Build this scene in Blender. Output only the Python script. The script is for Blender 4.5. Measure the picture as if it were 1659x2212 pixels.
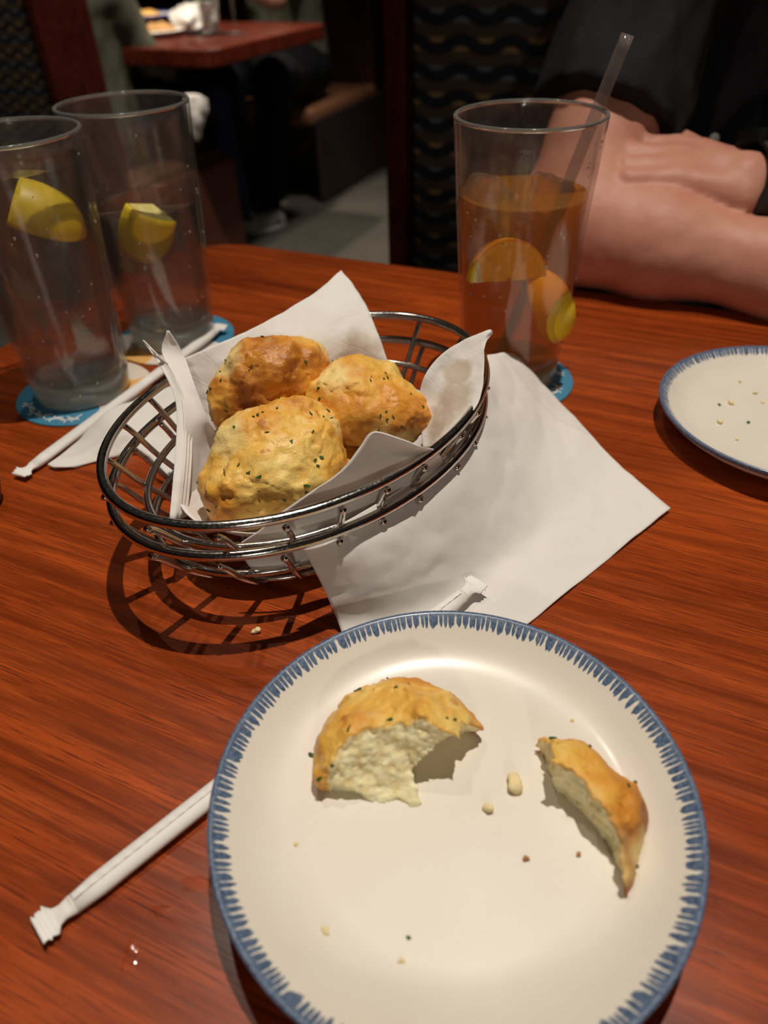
import bpy, math, random
import numpy as np
from mathutils import Matrix, Vector

# ------------------------------------------------------------------ clear
for o in list(bpy.data.objects): bpy.data.objects.remove(o, do_unlink=True)
S = bpy.context.scene
COL = S.collection
random.seed(4)

# ------------------------------------------------------------------ camera
# table top is z = 0 (floor z = -0.75); the photograph is 1659 x 2212
W, H = 1659, 2212
F_PX = 1572.45; PITCH = 0.676807; ROLL = -0.0373668; HC = 0.27485
_fw = np.array([0, math.cos(PITCH), -math.sin(PITCH)]); _r0 = np.array([1., 0, 0]); _u0 = np.cross(_r0, _fw)
_rt = math.cos(ROLL)*_r0 + math.sin(ROLL)*_u0
_up = -math.sin(ROLL)*_r0 + math.cos(ROLL)*_u0
CAMP = np.array([0, 0, HC])
cd = bpy.data.cameras.new('camera'); cam = bpy.data.objects.new('camera', cd); COL.objects.link(cam)
cam.matrix_world = Matrix([[_rt[0], _up[0], -_fw[0], 0], [_rt[1], _up[1], -_fw[1], 0], [_rt[2], _up[2], -_fw[2], HC], [0, 0, 0, 1]])
cd.sensor_fit = 'VERTICAL'; cd.sensor_height = 36; cd.sensor_width = 27
cd.lens = F_PX/H*36
cd.clip_start = 0.01; cd.clip_end = 50
cd.dof.use_dof = True; cd.dof.focus_distance = 0.37; cd.dof.aperture_fstop = 6.6
S.camera = cam

# ------------------------------------------------------------------ light and exposure
S.view_settings.view_transform = 'Standard'; S.view_settings.look = 'None'
S.view_settings.gamma = 1; S.view_settings.exposure = 0.0
try: S.view_settings.use_curve_mapping = False
except Exception: pass
wd = bpy.data.worlds.new('dim_room'); S.world = wd; wd.use_nodes = True
wd.node_tree.nodes['Background'].inputs[0].default_value = (1.0, 0.86, 0.74, 1)
wd.node_tree.nodes['Background'].inputs[1].default_value = 0.016

def spot(name, loc, target, energy, radius, size, blend, color):
    l = bpy.data.lights.new(name, 'SPOT'); l.energy = energy; l.shadow_soft_size = radius
    l.spot_size = math.radians(size); l.spot_blend = blend; l.color = color
    o = bpy.data.objects.new(name, l); COL.objects.link(o); o.location = loc
    d = Vector(target) - Vector(loc); o.rotation_euler = d.to_track_quat('-Z', 'Y').to_euler()
    return o
# downlights over the table; unseen lamps added for front fill and the neighbouring booth
spot('overhead_spot', (0.20, 0.42, 1.95), (0.06, 0.25, 0), 118, 0.012, 54, 1.0, (1.0, 0.91, 0.80))
spot('overhead_spot', (-0.35, 0.95, 1.95), (0.0, 0.35, 0), 17, 0.015, 60, 0.8, (1.0, 0.88, 0.74))
spot('front_fill_light', (0.13, -1.7, 0.90), (0.05, 0.6, 0), 21, 0.05, 44, 0.9, (1.0, 0.89, 0.77))  # unseen lamp behind the camera, added as frontal fill
spot('overhead_spot', (-0.65, 3.0, 1.8), (-0.65, 3.0, 0), 150, 0.05, 75, 0.7, (1.0, 0.86, 0.68))  # unseen lamp added to brighten the neighbouring table
spot('overhead_spot', (-0.3, 1.7, 2.0), (-0.6, 2.4, -0.3), 150, 0.05, 70, 0.9, (1.0, 0.88, 0.75))  # unseen lamp, added so the near bench divider and its diner show
spot('overhead_spot', (0.35, 2.6, 2.0), (-0.4, 3.35, -0.75), 120, 0.1, 50, 1.0, (1.0, 0.9, 0.8))  # unseen lamp added on the aisle side to light the diners' shoes

# ------------------------------------------------------------------ geometry helpers
def ray(x, y): return _fw + ((x-W/2)/F_PX)*_rt - ((y-H/2)/F_PX)*_up
def U(x, y, z=0.0):                     # the point at height z seen at pixel (x, y)
    d = ray(x, y); return CAMP + d*((z-HC)/d[2])
def PY(x, y, Y):                        # the point at depth Y seen at pixel (x, y)
    d = ray(x, y); return CAMP + d*(Y/d[1])
def link(o): COL.objects.link(o); return o

def mesh_obj(name, verts, faces, mat=None, parent=None, base=None, smooth=True, mats=None, midx=None):
    verts = np.asarray(verts, float).reshape(-1, 3)
    if parent is not None: org = np.array(WLOC.get(parent.name, (0, 0, 0)), float)
    elif base is not None: org = np.array(base, float)
    else:
        org = np.array([verts[:, 0].mean(), verts[:, 1].mean(), verts[:, 2].min()])
    me = bpy.data.meshes.new(name)
    me.from_pydata((verts-org).tolist(), [], [list(map(int, f)) for f in faces]); me.update()
    if mats:
        for m in mats: me.materials.append(m)
        if midx is not None: me.polygons.foreach_set('material_index', np.asarray(midx, np.int32))
    elif mat: me.materials.append(mat)
    if smooth: me.polygons.foreach_set('use_smooth', np.ones(len(me.polygons), bool))
    o = link(bpy.data.objects.new(name, me))
    if parent is not None:
        o.parent = parent; WLOC[o.name] = tuple(org)
    else:
        o.location = org; WLOC[o.name] = tuple(org)
    return o
WLOC = {}
def tag(o, label=None, cat=None, group=None, kind=None):
    if label: o['label'] = label
    if cat: o['category'] = cat
    if group: o['group'] = group
    if kind: o['kind'] = kind
    return o
def thing(name, loc, label, cat, group=None):
    o = link(bpy.data.objects.new(name, None)); o.location = loc; o.empty_display_size = .02
    WLOC[o.name] = tuple(loc); return tag(o, label, cat, group)
def attr(o, name, vals):
    a = o.data.attributes.new(name, 'FLOAT', 'POINT'); a.data.foreach_set('value', np.asarray(vals, np.float32))
def clone(src, loc, name=None):        # copy a thing with its parts and sub-parts
    def cp(o, par):
        c = o.copy(); COL.objects.link(c); c.parent = par
        for ch in o.children: cp(ch, c)
        return c
    r = cp(src, None); r.location = loc; return r

def join(parts):
    V = []; Fc = []; n = 0
    for v, f in parts:
        v = np.asarray(v, float).reshape(-1, 3); V.append(v); Fc += [[i+n for i in q] for q in f]; n += len(v)
    return np.concatenate(V), Fc
def lathe(profile, n=64, c=(0, 0, 0)):
    pr = np.array(profile, float); m = len(pr); t = np.arange(n)*2*math.pi/n
    V = np.stack([np.outer(pr[:, 0], np.cos(t)), np.outer(pr[:, 0], np.sin(t)), np.repeat(pr[:, 1:2], n, 1)], -1).reshape(-1, 3)+np.array(c)
    Fc = []
    for i in range(m-1):
        for j in range(n):
            k = (j+1) % n
            Fc.append((i*n+j, i*n+k, (i+1)*n+k, (i+1)*n+j))
    return V, Fc
def frames(P, closed=False):
    P = np.asarray(P, float)
    T = np.roll(P, -1, 0)-np.roll(P, 1, 0) if closed else np.gradient(P, axis=0)
    T /= np.linalg.norm(T, axis=1)[:, None]+1e-12
    up = np.array([0, 0, 1.]) if abs(T[:, 2]).max() < .97 else np.array([.3, 1., 0.1])
    A = np.cross(T, up); A /= np.linalg.norm(A, axis=1)[:, None]+1e-12
    B = np.cross(A, T); return T, A, B
def tube(P, r, n=10, closed=False, cap=True):
    P = np.asarray(P, float); m = len(P); r = np.broadcast_to(np.asarray(r, float), (m,))
    T, A, B = frames(P, closed); t = np.arange(n)*2*math.pi/n
    V = P[:, None]+r[:, None, None]*(np.cos(t)[None, :, None]*A[:, None]+np.sin(t)[None, :, None]*B[:, None])
    V = V.reshape(-1, 3); Fc = []
    for i in range(m if closed else m-1):
        i2 = (i+1) % m
        for j in range(n): k = (j+1) % n; Fc.append((i*n+j, i*n+k, i2*n+k, i2*n+j))
    if cap and not closed:
        Fc.append(tuple(range(n-1, -1, -1))); Fc.append(tuple((m-1)*n+j for j in range(n)))
    return V, Fc
def box(x0, x1, y0, y1, z0, z1):
    V = np.array([(x, y, z) for z in (z0, z1) for x, y in ((x0, y0), (x1, y0), (x1, y1), (x0, y1))], float)
    return V, [(3, 2, 1, 0), (4, 5, 6, 7), (0, 1, 5, 4), (1, 2, 6, 5), (2, 3, 7, 6), (3, 0, 4, 7)]
def bevel(o, w=.004, seg=3):
    m = o.modifiers.new('bevel', 'BEVEL'); m.width = w; m.segments = seg; m.limit_method = 'ANGLE'; return o
def extrude_poly(P2, z0, z1):          # prism from a 2-D outline (ccw)
    n = len(P2); V = [(x, y, z0) for x, y in P2]+[(x, y, z1) for x, y in P2]
    Fc = [tuple(range(n-1, -1, -1)), tuple(range(n, 2*n))]+[(i, (i+1) % n, n+(i+1) % n, n+i) for i in range(n)]
    return np.array(V, float), Fc

# ---- value noise
_tab = np.random.RandomState(7).rand(32, 32, 32)
def vnoise(p):
    i = np.floor(p).astype(int); f = p-i; f = f*f*(3-2*f); i &= 31; j = (i+1) & 31
    x0, y0, z0 = i[..., 0], i[..., 1], i[..., 2]; x1, y1, z1 = j[..., 0], j[..., 1], j[..., 2]
    fx, fy, fz = f[..., 0], f[..., 1], f[..., 2]; T = _tab
    a = T[x0, y0, z0]*(1-fx)+T[x1, y0, z0]*fx; b = T[x0, y1, z0]*(1-fx)+T[x1, y1, z0]*fx
    c = T[x0, y0, z1]*(1-fx)+T[x1, y0, z1]*fx; d = T[x0, y1, z1]*(1-fx)+T[x1, y1, z1]*fx
    return ((a*(1-fy)+b*fy)*(1-fz)+(c*(1-fy)+d*fy)*fz)*2-1
def fbm(p, freq, octv=3, off=0.0, gain=.5):
    s = 0; a = 1.0
    for k in range(octv):
        s = s+a*vnoise(p*freq+off+k*5.37); freq *= 2.03; a *= gain
    return s
# ---- signed-distance modelling
def rcone(p, a, b, ra, rb):
    a = np.asarray(a, float); b = np.asarray(b, float); ba = b-a
    h = np.clip(((p-a)@ba)/(ba@ba), 0, 1); return np.linalg.norm(p-a-h[..., None]*ba, axis=-1)-(ra+(rb-ra)*h)
def ellip(p, c, r, R=None):
    q = p-np.asarray(c, float)
    if R is not None: q = q@np.asarray(R, float)
    r = np.asarray(r, float); k0 = np.linalg.norm(q/r, axis=-1); k1 = np.linalg.norm(q/(r*r), axis=-1)
    return k0*(k0-1)/(k1+1e-9)
def smin(a, b, k):
    h = np.clip(.5+.5*(b-a)/k, 0, 1); return b*(1-h)+a*h-k*h*(1-h)
def smax(a, b, k): return -smin(-a, -b, k)
def nets(fn, lo, hi, st):              # naive surface nets
    lo = np.asarray(lo, float); hi = np.asarray(hi, float); n = np.ceil((hi-lo)/st).astype(int)+1
    g = np.stack(np.meshgrid(*[lo[i]+st*np.arange(n[i]) for i in range(3)], indexing='ij'), -1)
    # evaluate coarsely first, then finely only near the surface
    k = 4; cg = g[::k, ::k, ::k]; near = fn(cg); blk = np.abs(near) < k*st*2.2
    bi = [np.minimum((np.arange(n[i])+k//2)//k, cg.shape[i]-1) for i in range(3)]
    up_ = lambda A: A[np.ix_(*bi)]
    m = up_(blk); Fv = np.where(up_(near) < 0, -1.0, 1.0)*1e3; Fv[m] = fn(g[m]); s = Fv < 0; nx, ny, nz = n-1
    co = [(i, j, k) for i in (0, 1) for j in (0, 1) for k in (0, 1)]
    sl = lambda A, c: A[c[0]:c[0]+nx, c[1]:c[1]+ny, c[2]:c[2]+nz]
    cnt = sum(sl(s, c).astype(int) for c in co); act = (cnt > 0) & (cnt < 8)
    idx = -np.ones((nx, ny, nz), int); ii = np.argwhere(act); idx[act] = np.arange(len(ii))
    acc = np.zeros((len(ii), 3)); num = np.zeros(len(ii))
    for a in co:
        for ax in range(3):
            if a[ax] == 0:
                b = list(a); b[ax] = 1; b = tuple(b)
                fa = sl(Fv, a)[act]; fb = sl(Fv, b)[act]; m = (fa < 0) != (fb < 0)
                t = np.where(m, fa/(fa-fb+1e-20), 0)
                p = np.tile(np.array(a, float), (len(ii), 1)); p[:, ax] += t
                acc[m] += p[m]; num[m] += 1
    V = lo+st*(ii+acc/num[:, None])
    Fc = []
    for ax in range(3):
        u, v = (ax+1) % 3, (ax+2) % 3
        sh = [slice(None)]*3; sh[ax] = slice(0, -1); sA = s[tuple(sh)]
        sh[ax] = slice(1, None); sB = s[tuple(sh)]
        e = np.argwhere(sA != sB)
        ok = (e[:, u] > 0) & (e[:, v] > 0) & (e[:, u] < n[u]-1) & (e[:, v] < n[v]-1); e = e[ok]
        du = np.zeros(3, int); du[u] = 1; dv = np.zeros(3, int); dv[v] = 1
        q = [idx[tuple((e-a).T)] for a in (du+dv, dv, 0*du, du)]
        q = np.stack(q, 1); inside = sA[tuple(e.T)]
        q = np.where(inside[:, None], q, q[:, ::-1]); Fc.append(q)
    return V, np.concatenate(Fc)
def rot(axis, deg): return np.array(Matrix.Rotation(math.radians(deg), 3, axis))

def catmull(P, n):                      # resample control rows (k, ...) to n rows
    P = np.asarray(P, float); k = len(P); t = np.linspace(0, k-1, n); i = np.clip(t.astype(int), 0, k-2); f = (t-i)
    f = f.reshape((-1,)+(1,)*(P.ndim-1))
    g = lambda j: P[np.clip(j, 0, k-1)]
    p0 = np.where((i > 0).reshape(f.shape), g(i-1), 2*g(i)-g(i+1)); p1 = g(i); p2 = g(i+1)
    p3 = np.where((i < k-2).reshape(f.shape), g(i+2), 2*g(i+1)-g(i))
    return .5*(2*p1+(p2-p0)*f+(2*p0-5*p1+4*p2-p3)*f**2+(3*p1-p0-3*p2+p3)*f**3)
def sheet(ctrl, nu=40, nv=40, thick=.0006, wr=.0008, wf=45, seed=0.0, world=False):
    """a paper sheet through a grid of control points (pixel x, pixel y, height), given thickness and creases"""
    G = np.array([[c if world else U(*c) for c in row] for row in ctrl], float)
    G = catmull(G, nu); G = np.swapaxes(catmull(np.swapaxes(G, 0, 1), nv), 0, 1)
    du = np.gradient(G, axis=0); dv = np.gradient(G, axis=1); N = np.cross(du, dv); N /= np.linalg.norm(N, axis=-1)[..., None]+1e-12
    w = fbm(G, wf, 3, seed); w = np.abs(w)*1.2-.3
    G = G+N*(w*wr)[..., None]
    if not world: G[..., 2] = np.maximum(G[..., 2], .0008)
    A = G+N*thick/2; B = G-N*thick/2; n = nu*nv
    if not world: B[..., 2] = np.maximum(B[..., 2], .0002)
    V = np.concatenate([A.reshape(-1, 3), B.reshape(-1, 3)]); Fc = []
    I = lambda i, j: i*nv+j
    for i in range(nu-1):
        for j in range(nv-1):
            q = (I(i, j), I(i+1, j), I(i+1, j+1), I(i, j+1)); Fc.append(q); Fc.append(tuple(n+k for k in q[::-1]))
    ed = [I(0, j) for j in range(nv)]+[I(i, nv-1) for i in range(1, nu)]+[I(nu-1, j) for j in range(nv-2, -1, -1)]+[I(i, 0) for i in range(nu-2, 0, -1)]
    for a, b in zip(ed, ed[1:]+ed[:1]): Fc.append((a, b, n+b, n+a))
    return V, Fc

# ------------------------------------------------------------------ material helpers
class T:
    def __init__(s, name):
        s.m = bpy.data.materials.new(name); s.m.use_nodes = True; s.t = s.m.node_tree; s.t.nodes.clear()
        s.out = s.t.nodes.new('ShaderNodeOutputMaterial')
    def n(s, typ, ins=None, **kw):
        nd = s.t.nodes.new('ShaderNode'+typ)
        for k, v in kw.items(): setattr(nd, k, v)
        for k, v in (ins or {}).items():
            sock = nd.inputs[k]
            if hasattr(v, 'bl_idname') and hasattr(v, 'outputs'): s.t.links.new(v.outputs[0], sock)
            elif hasattr(v, 'is_output'): s.t.links.new(v, sock)
            else: sock.default_value = v
        return nd
    def math(s, op, a, b=0.0, c=0.0):
        return s.n('Math', {0: a, 1: b, 2: c}, operation=op)
    def ramp(s, fac, stops, interp='LINEAR'):
        r = s.n('ValToRGB', {0: fac}); r.color_ramp.interpolation = interp; e = r.color_ramp.elements
        while len(e) < len(stops): e.new(.5)
        for i, (p, c) in enumerate(stops):
            e[i].position = p; e[i].color = (c if len(c) == 4 else tuple(c)+(1,)) if hasattr(c, '__len__') else (c, c, c, 1)
        return r
    def mix(s, f, a, b, mode='MIX'):
        nd = s.t.nodes.new('ShaderNodeMix'); nd.data_type = 'RGBA'; nd.blend_type = mode
        for i, v in ((0, f), (6, a), (7, b)):
            if hasattr(v, 'outputs'): s.t.links.new(v.outputs[2] if v.bl_idname == 'ShaderNodeMix' else v.outputs[0], nd.inputs[i])
            elif hasattr(v, 'is_output'): s.t.links.new(v, nd.inputs[i])
            else: nd.inputs[i].default_value = v if not hasattr(v, '__len__') or len(v) == 4 else tuple(v)+(1,)
        return nd
    def c(s, nd): return nd.outputs[2] if nd.bl_idname == 'ShaderNodeMix' else nd.outputs[0]
    def coord(s, which='Object', scale=(1, 1, 1), rotz=0.0, loc=(0, 0, 0)):
        tc = s.n('TexCoord'); mp = s.n('Mapping', {'Vector': tc.outputs[which], 'Rotation': (0, 0, rotz), 'Location': loc})
        return s.n('Mapping', {'Vector': mp, 'Scale': scale})
    def bump(s, h, strength=.3, dist=.001): return s.n('Bump', {'Height': h, 'Strength': strength, 'Distance': dist})
    def pbr(s, col=(.8, .8, .8), rough=.5, normal=None, **kw):
        b = s.n('BsdfPrincipled')
        def put(k, v):
            if hasattr(v, 'outputs'): s.t.links.new(s.c(v), b.inputs[k])
            elif hasattr(v, 'is_output'): s.t.links.new(v, b.inputs[k])
            else: b.inputs[k].default_value = v if not hasattr(v, '__len__') or len(v) == 4 or k == 'Subsurface Radius' else tuple(v)+(1,)
        put('Base Color', col); put('Roughness', rough)
        if normal is not None: put('Normal', normal)
        for k, v in kw.items(): put(k.replace('_', ' '), v)
        return b
    def done(s, sh):
        s.t.links.new(sh.outputs[0], s.out.inputs[0]); return s.m
def simple(name, col, rough=.5, **kw):
    t = T(name); return t.done(t.pbr(col, rough, **kw))

ANG = -0.45                             # the room's axes: far table edge runs along AU
AU = np.array([math.cos(ANG), math.sin(ANG), 0]); AV = np.array([-math.sin(ANG), math.cos(ANG), 0])

def mat_wood(name, dark, light, pore, rough=.32):
    t = T(name)
    m1 = t.coord(scale=(2.2, 26, 8), rotz=-ANG); n1 = t.n('TexNoise', {'Vector': m1, 'Scale': 1.0, 'Detail': 5, 'Roughness': .6, 'Distortion': .6})
    m2 = t.coord(scale=(38, 1150, 60), rotz=-ANG); n2 = t.n('TexNoise', {'Vector': m2, 'Scale': 1.0, 'Detail': 3, 'Roughness': .55, 'Distortion': .3})
    m3 = t.coord(scale=(5, 120, 40), rotz=-ANG); n3 = t.n('TexNoise', {'Vector': m3, 'Scale': 1.0, 'Detail': 4, 'Roughness': .6, 'Distortion': .4})
    base = t.ramp(n1, [(.3, dark), (.7, light)])
    mid = t.ramp(n3, [(.36, (.45, .40, .35)), (.62, (1.25, 1.22, 1.12))])
    c = t.mix(.8, base, mid, 'MULTIPLY')
    # pores come in bands along the growth rings
    band = t.ramp(n3, [(.40, 0.0), (.56, 1.0)]); pr = t.ramp(n2, [(.54, 0.0), (.63, 1.0)])
    pf = t.math('MULTIPLY', band, pr)
    c = t.mix(t.math('MULTIPLY', pf, .68), c, pore)
    lt = t.ramp(n2, [(.32, 1.0), (.42, 0.0)]); c = t.mix(t.math('MULTIPLY', lt, .35), c, (light[0]*1.4, light[1]*1.7, light[2]*1.8))
    bp = t.bump(t.math('MULTIPLY', pf, -1.0), .10, .0004)
    r = t.ramp(n1, [(.3, rough-.06), (.7, rough+.08)])
    return t.done(t.pbr(c, r, bp, Specular_IOR_Level=.3, Coat_Weight=.12, Coat_Roughness=.18))

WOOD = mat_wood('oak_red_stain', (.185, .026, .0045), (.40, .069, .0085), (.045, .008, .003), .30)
WOOD_DARK = mat_wood('dark_red_wood', (.055, .008, .005), (.085, .012, .007), (.03, .005, .003), .45)
BENCHWOOD = simple('bench_wood', (.045, .012, .008), .5)
def mat_chrome():
    t = T('chrome_wire'); n = t.n('TexNoise', {'Vector': t.coord(), 'Scale': 900.0, 'Detail': 2})
    return t.done(t.pbr((.62, .60, .57), t.ramp(n, [(.3, .10), (.7, .24)]), t.bump(n, .08, .0003), Metallic=1.0))
CHROME = mat_chrome()
def mat_paper(name, stain=False):
    t = T(name); co = t.coord(); n = t.n('TexNoise', {'Vector': co, 'Scale': 260.0, 'Detail': 4})
    v = t.n('TexVoronoi', {'Vector': co, 'Scale': 420.0}); h = t.math('ADD', n, t.math('MULTIPLY', v, .35))
    c = (.88, .845, .80)
    if stain:
        n2 = t.n('TexNoise', {'Vector': co, 'Scale': 120.0, 'Detail': 3}); sa = t.n('Attribute', attribute_name='stain'); c = t.mix(t.ramp(t.math('ADD', sa.outputs['Fac'], t.math('MULTIPLY', t.math('SUBTRACT', n2, .5), .5)), [(.35, 0.0), (.62, .62)]), c, (.50, .37, .22))
    if stain:                            # pressed diamond quilting of the napkin border
        for rz in (.9, -.7):
            g = t.n('SeparateXYZ', {0: t.coord(rotz=rz)}); w = t.math('ABSOLUTE', t.math('SINE', t.math('MULTIPLY', t.math('ADD', g.outputs[0], g.outputs[2]), 330.0)))
            h = t.math('SUBTRACT', h, t.ramp(w, [(.0, .8), (.14, 0.0)]))
    d = t.pbr(c, .85, t.bump(h, .22, .0006), Specular_IOR_Level=.15)
    tr = t.n('BsdfTranslucent', {'Color': (.8, .74, .66, 1)})
    return t.done(t.n('MixShader', {0: .16, 1: d, 2: tr}))
def stain(o, spots):
    V = np.empty(len(o.data.vertices)*3); o.data.vertices.foreach_get('co', V); V = V.reshape(-1, 3)+np.array(WLOC[o.name])
    attr(o, 'stain', np.max([np.exp(-(np.linalg.norm(V-c, axis=1)/r)**2) for c, r in spots], axis=0))
PAPER = mat_paper('paper_napkin'); PAPER_S = mat_paper('paper_napkin_greased', True)
def mat_wrap():
    t = T('straw_paper'); n = t.n('TexNoise', {'Vector': t.coord(), 'Scale': 500.0, 'Detail': 3})
    return t.done(t.pbr((.82, .79, .75), .6, t.bump(n, .12, .0004)))
WRAP = mat_wrap()
def mat_biscuit(name):
    t = T(name); co = t.coord()
    n1 = t.n('TexNoise', {'Vector': co, 'Scale': 55.0, 'Detail': 5, 'Roughness': .65})
    n2 = t.n('TexNoise', {'Vector': co, 'Scale': 260.0, 'Detail': 4, 'Roughness': .7})
    n3 = t.n('TexNoise', {'Vector': t.coord(loc=(.3, .1, .2)), 'Scale': 130.0, 'Detail': 2})
    n4 = t.n('TexNoise', {'Vector': co, 'Scale': 900.0, 'Detail': 3})
    n5 = t.n('TexNoise', {'Vector': t.coord(loc=(.7, .4, .9)), 'Scale': 30.0, 'Detail': 3})
    br = t.n('Attribute', attribute_name='brown'); cr = t.n('Attribute', attribute_name='crumb')
    f = t.math('ADD', t.math('MULTIPLY', n1, .8), t.math('MULTIPLY', br.outputs['Fac'], .45))
    c = t.ramp(f, [(.22, (.88, .64, .20)), (.42, (.83, .47, .085)), (.60, (.70, .29, .035)), (.82, (.36, .11, .015))])
    c = t.mix(t.ramp(n3, [(.66, 0.0), (.74, .7)]), c, (.40, .11, .016))
    c = t.mix(t.ramp(n5, [(.54, 0.0), (.66, .75)]), c, (.90, .72, .30))
    crumbc = t.ramp(n2, [(.25, (.78, .60, .22)), (.55, (.96, .86, .55))])
    c = t.mix(cr.outputs['Fac'], c, crumbc)
    h = t.math('ADD', t.math('MULTIPLY', n2, .8), t.math('MULTIPLY', n4, .4))
    rough = t.math('ADD', t.ramp(n5, [(.35, .30), (.6, .62)]), t.math('MULTIPLY', cr.outputs['Fac'], .4))
    return t.done(t.pbr(c, rough, t.bump(h, .5, .0014), Subsurface_Weight=t.math('ADD', .05, t.math('MULTIPLY', cr.outputs['Fac'], .35)), Subsurface_Radius=(.006, .004, .0015), Subsurface_Scale=.6, Specular_IOR_Level=.4))
BISCUIT = mat_biscuit('biscuit_crust')
PARSLEY = simple('parsley', (.022, .085, .012), .6)
def mat_plate():
    t = T('glazed_plate'); co = t.n('TexCoord'); sx = t.n('SeparateXYZ', {0: co.outputs['Object']})
    r = t.math('SQRT', t.math('ADD', t.math('MULTIPLY', sx.outputs[0], sx.outputs[0]), t.math('MULTIPLY', sx.outputs[1], sx.outputs[1])))
    a = t.math('ARCTAN2', sx.outputs[1], sx.outputs[0])
    # irregular brushed strokes round the lip
    cx = t.n('CombineXYZ', {0: t.math('MULTIPLY', t.math('COSINE', a), 9.0), 1: t.math('MULTIPLY', t.math('SINE', a), 9.0), 2: 0.0})
    jit = t.n('TexNoise', {'Vector': cx, 'Scale': 1.0, 'Detail': 2})
    ln = t.n('TexNoise', {'Vector': cx, 'Scale': 6.0, 'Detail': 2})
    s = t.math('SINE', t.math('ADD', t.math('MULTIPLY', a, 190.0), t.math('MULTIPLY', jit, 22.0)))
    # stroke tips narrow towards the middle of the plate; near the very edge they merge
    q = t.math('DIVIDE', t.math('SUBTRACT', r, .0816), .0070)            # 0 inner tip .. 1 edge
    q = t.math('ADD', q, t.math('MULTIPLY', t.math('SUBTRACT', ln, .5), .6))
    e = t.math('MAXIMUM', t.math('SUBTRACT', 1.0, t.math('DIVIDE', q, .36)), 0.0)
    thr = t.math('ADD', t.math('SUBTRACT', -.80, t.math('MULTIPLY', t.math('MAXIMUM', t.math('SUBTRACT', q, .55), 0.0), 1.4)), t.math('MULTIPLY', t.math('MULTIPLY', e, e), 1.9))
    st = t.ramp(t.math('ADD', t.math('MULTIPLY', t.math('SUBTRACT', s, thr), .8), .5), [(.36, 0.0), (.58, 1.0)])
    ins = t.ramp(q, [(.0, 0.0), (.06, 1.0)])
    m = t.math('MULTIPLY', st, ins)
    under = t.ramp(sx.outputs[2], [(.0, 0.0), (1.0, 0.0)])
    wash = t.n('TexNoise', {'Vector': co.outputs['Object'], 'Scale': 700.0, 'Detail': 2})
    blue = t.ramp(wash, [(.3, (.040, .072, .14)), (.75, (.15, .21, .31))])
    sp = t.n('TexNoise', {'Vector': co.outputs['Object'], 'Scale': 30.0, 'Detail': 3})
    glaze = t.ramp(sp, [(.3, (.76, .70, .60)), (.7, (.79, .735, .64))])
    zc = t.math('GREATER_THAN', sx.outputs[2], .0155)
    c = t.mix(t.math('MULTIPLY', m, zc), glaze, blue)
    sc = t.n('TexNoise', {'Vector': t.coord(scale=(40, 900, 1), rotz=.6), 'Scale': 1.0, 'Detail': 2})
    sc2 = t.n('TexNoise', {'Vector': t.coord(scale=(30, 800, 1), rotz=-.5), 'Scale': 1.0, 'Detail': 2})
    scr = t.math('MULTIPLY', t.math('ADD', t.ramp(sc, [(.70, 0.0), (.74, 1.0)]), t.ramp(sc2, [(.70, 0.0), (.74, 1.0)])), t.math('LESS_THAN', r, .045))
    c = t.mix(t.math('MULTIPLY', scr, .12), c, (.45, .42, .38))
    return t.done(t.pbr(c, .34, t.bump(sp, .02, .0005), Specular_IOR_Level=.5, Coat_Weight=.25, Coat_Roughness=.15))
PLATE = mat_plate()
def schlick(t, k=1.0):
    lw = t.n('LayerWeight', {'Blend': .5}); return t.math('MULTIPLY', t.math('ADD', .04, t.math('MULTIPLY', t.math('POWER', lw.outputs['Facing'], 5.0), .96)), k)
def mat_glass(name, fog_glare, tint=(.93, .94, .92), rim=.12, seed=0.0):
    """drinking-glass wall: clear, glossy at grazing angles, with a film of condensation"""
    t = T(name)
    co = t.coord(scale=(1, 1, .28), loc=(seed, 0, 0)); n = t.n('TexNoise', {'Vector': co, 'Scale': 170.0, 'Detail': 4, 'Roughness': .6})
    n2 = t.n('TexNoise', {'Vector': t.coord(loc=(seed, 0, 0)), 'Scale': 620.0, 'Detail': 2})
    bp = t.bump(n2, .12, .0006)
    fres = schlick(t)
    tr = t.n('BsdfTransparent', {'Color': tuple(tint)+(1,)})
    gl = t.n('BsdfGlossy', {'Color': (1, 1, 1, 1), 'Roughness': .04, 'Normal': bp})
    a = t.n('MixShader', {0: fres, 1: tr, 2: gl})
    df = t.n('BsdfDiffuse', {'Color': (.60, .57, .54, 1)}); tl = t.n('BsdfTranslucent', {'Color': (.60, .57, .54, 1)})
    fg = t.n('MixShader', {0: .5, 1: df, 2: tl})
    return t.done(t.n('MixShader', {0: t.ramp(n, [(.30, fog_glare*.35), (.75, fog_glare)]), 1: a, 2: fg}))
def mat_liquid(name, tint, ior=1.33, refr=.55, haze=0.0, hz=(.5, .3, .1)):
    t = T(name)
    tr = t.n('BsdfTransparent', {'Color': tuple(tint)+(1,)}); rf = t.n('BsdfRefraction', {'Color': tuple(tint)+(1,), 'Roughness': .03, 'IOR': ior})
    a = t.n('MixShader', {0: refr, 1: tr, 2: rf}); gl = t.n('BsdfGlossy', {'Roughness': .03, 'Color': (1, 1, 1, 1)})
    b = t.n('MixShader', {0: schlick(t, .8), 1: a, 2: gl})
    if haze:
        d = t.n('MixShader', {0: .5, 1: t.n('BsdfDiffuse', {'Color': tuple(hz)+(1,)}), 2: t.n('BsdfTranslucent', {'Color': tuple(hz)+(1,)})}); b = t.n('MixShader', {0: haze, 1: b, 2: d})
    return t.done(b)
GLASS = mat_glass('tumbler_glass', .11); GLASS_T = mat_glass('tumbler_glass_tea', .09, (.92, .90, .88), seed=.4)
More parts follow.
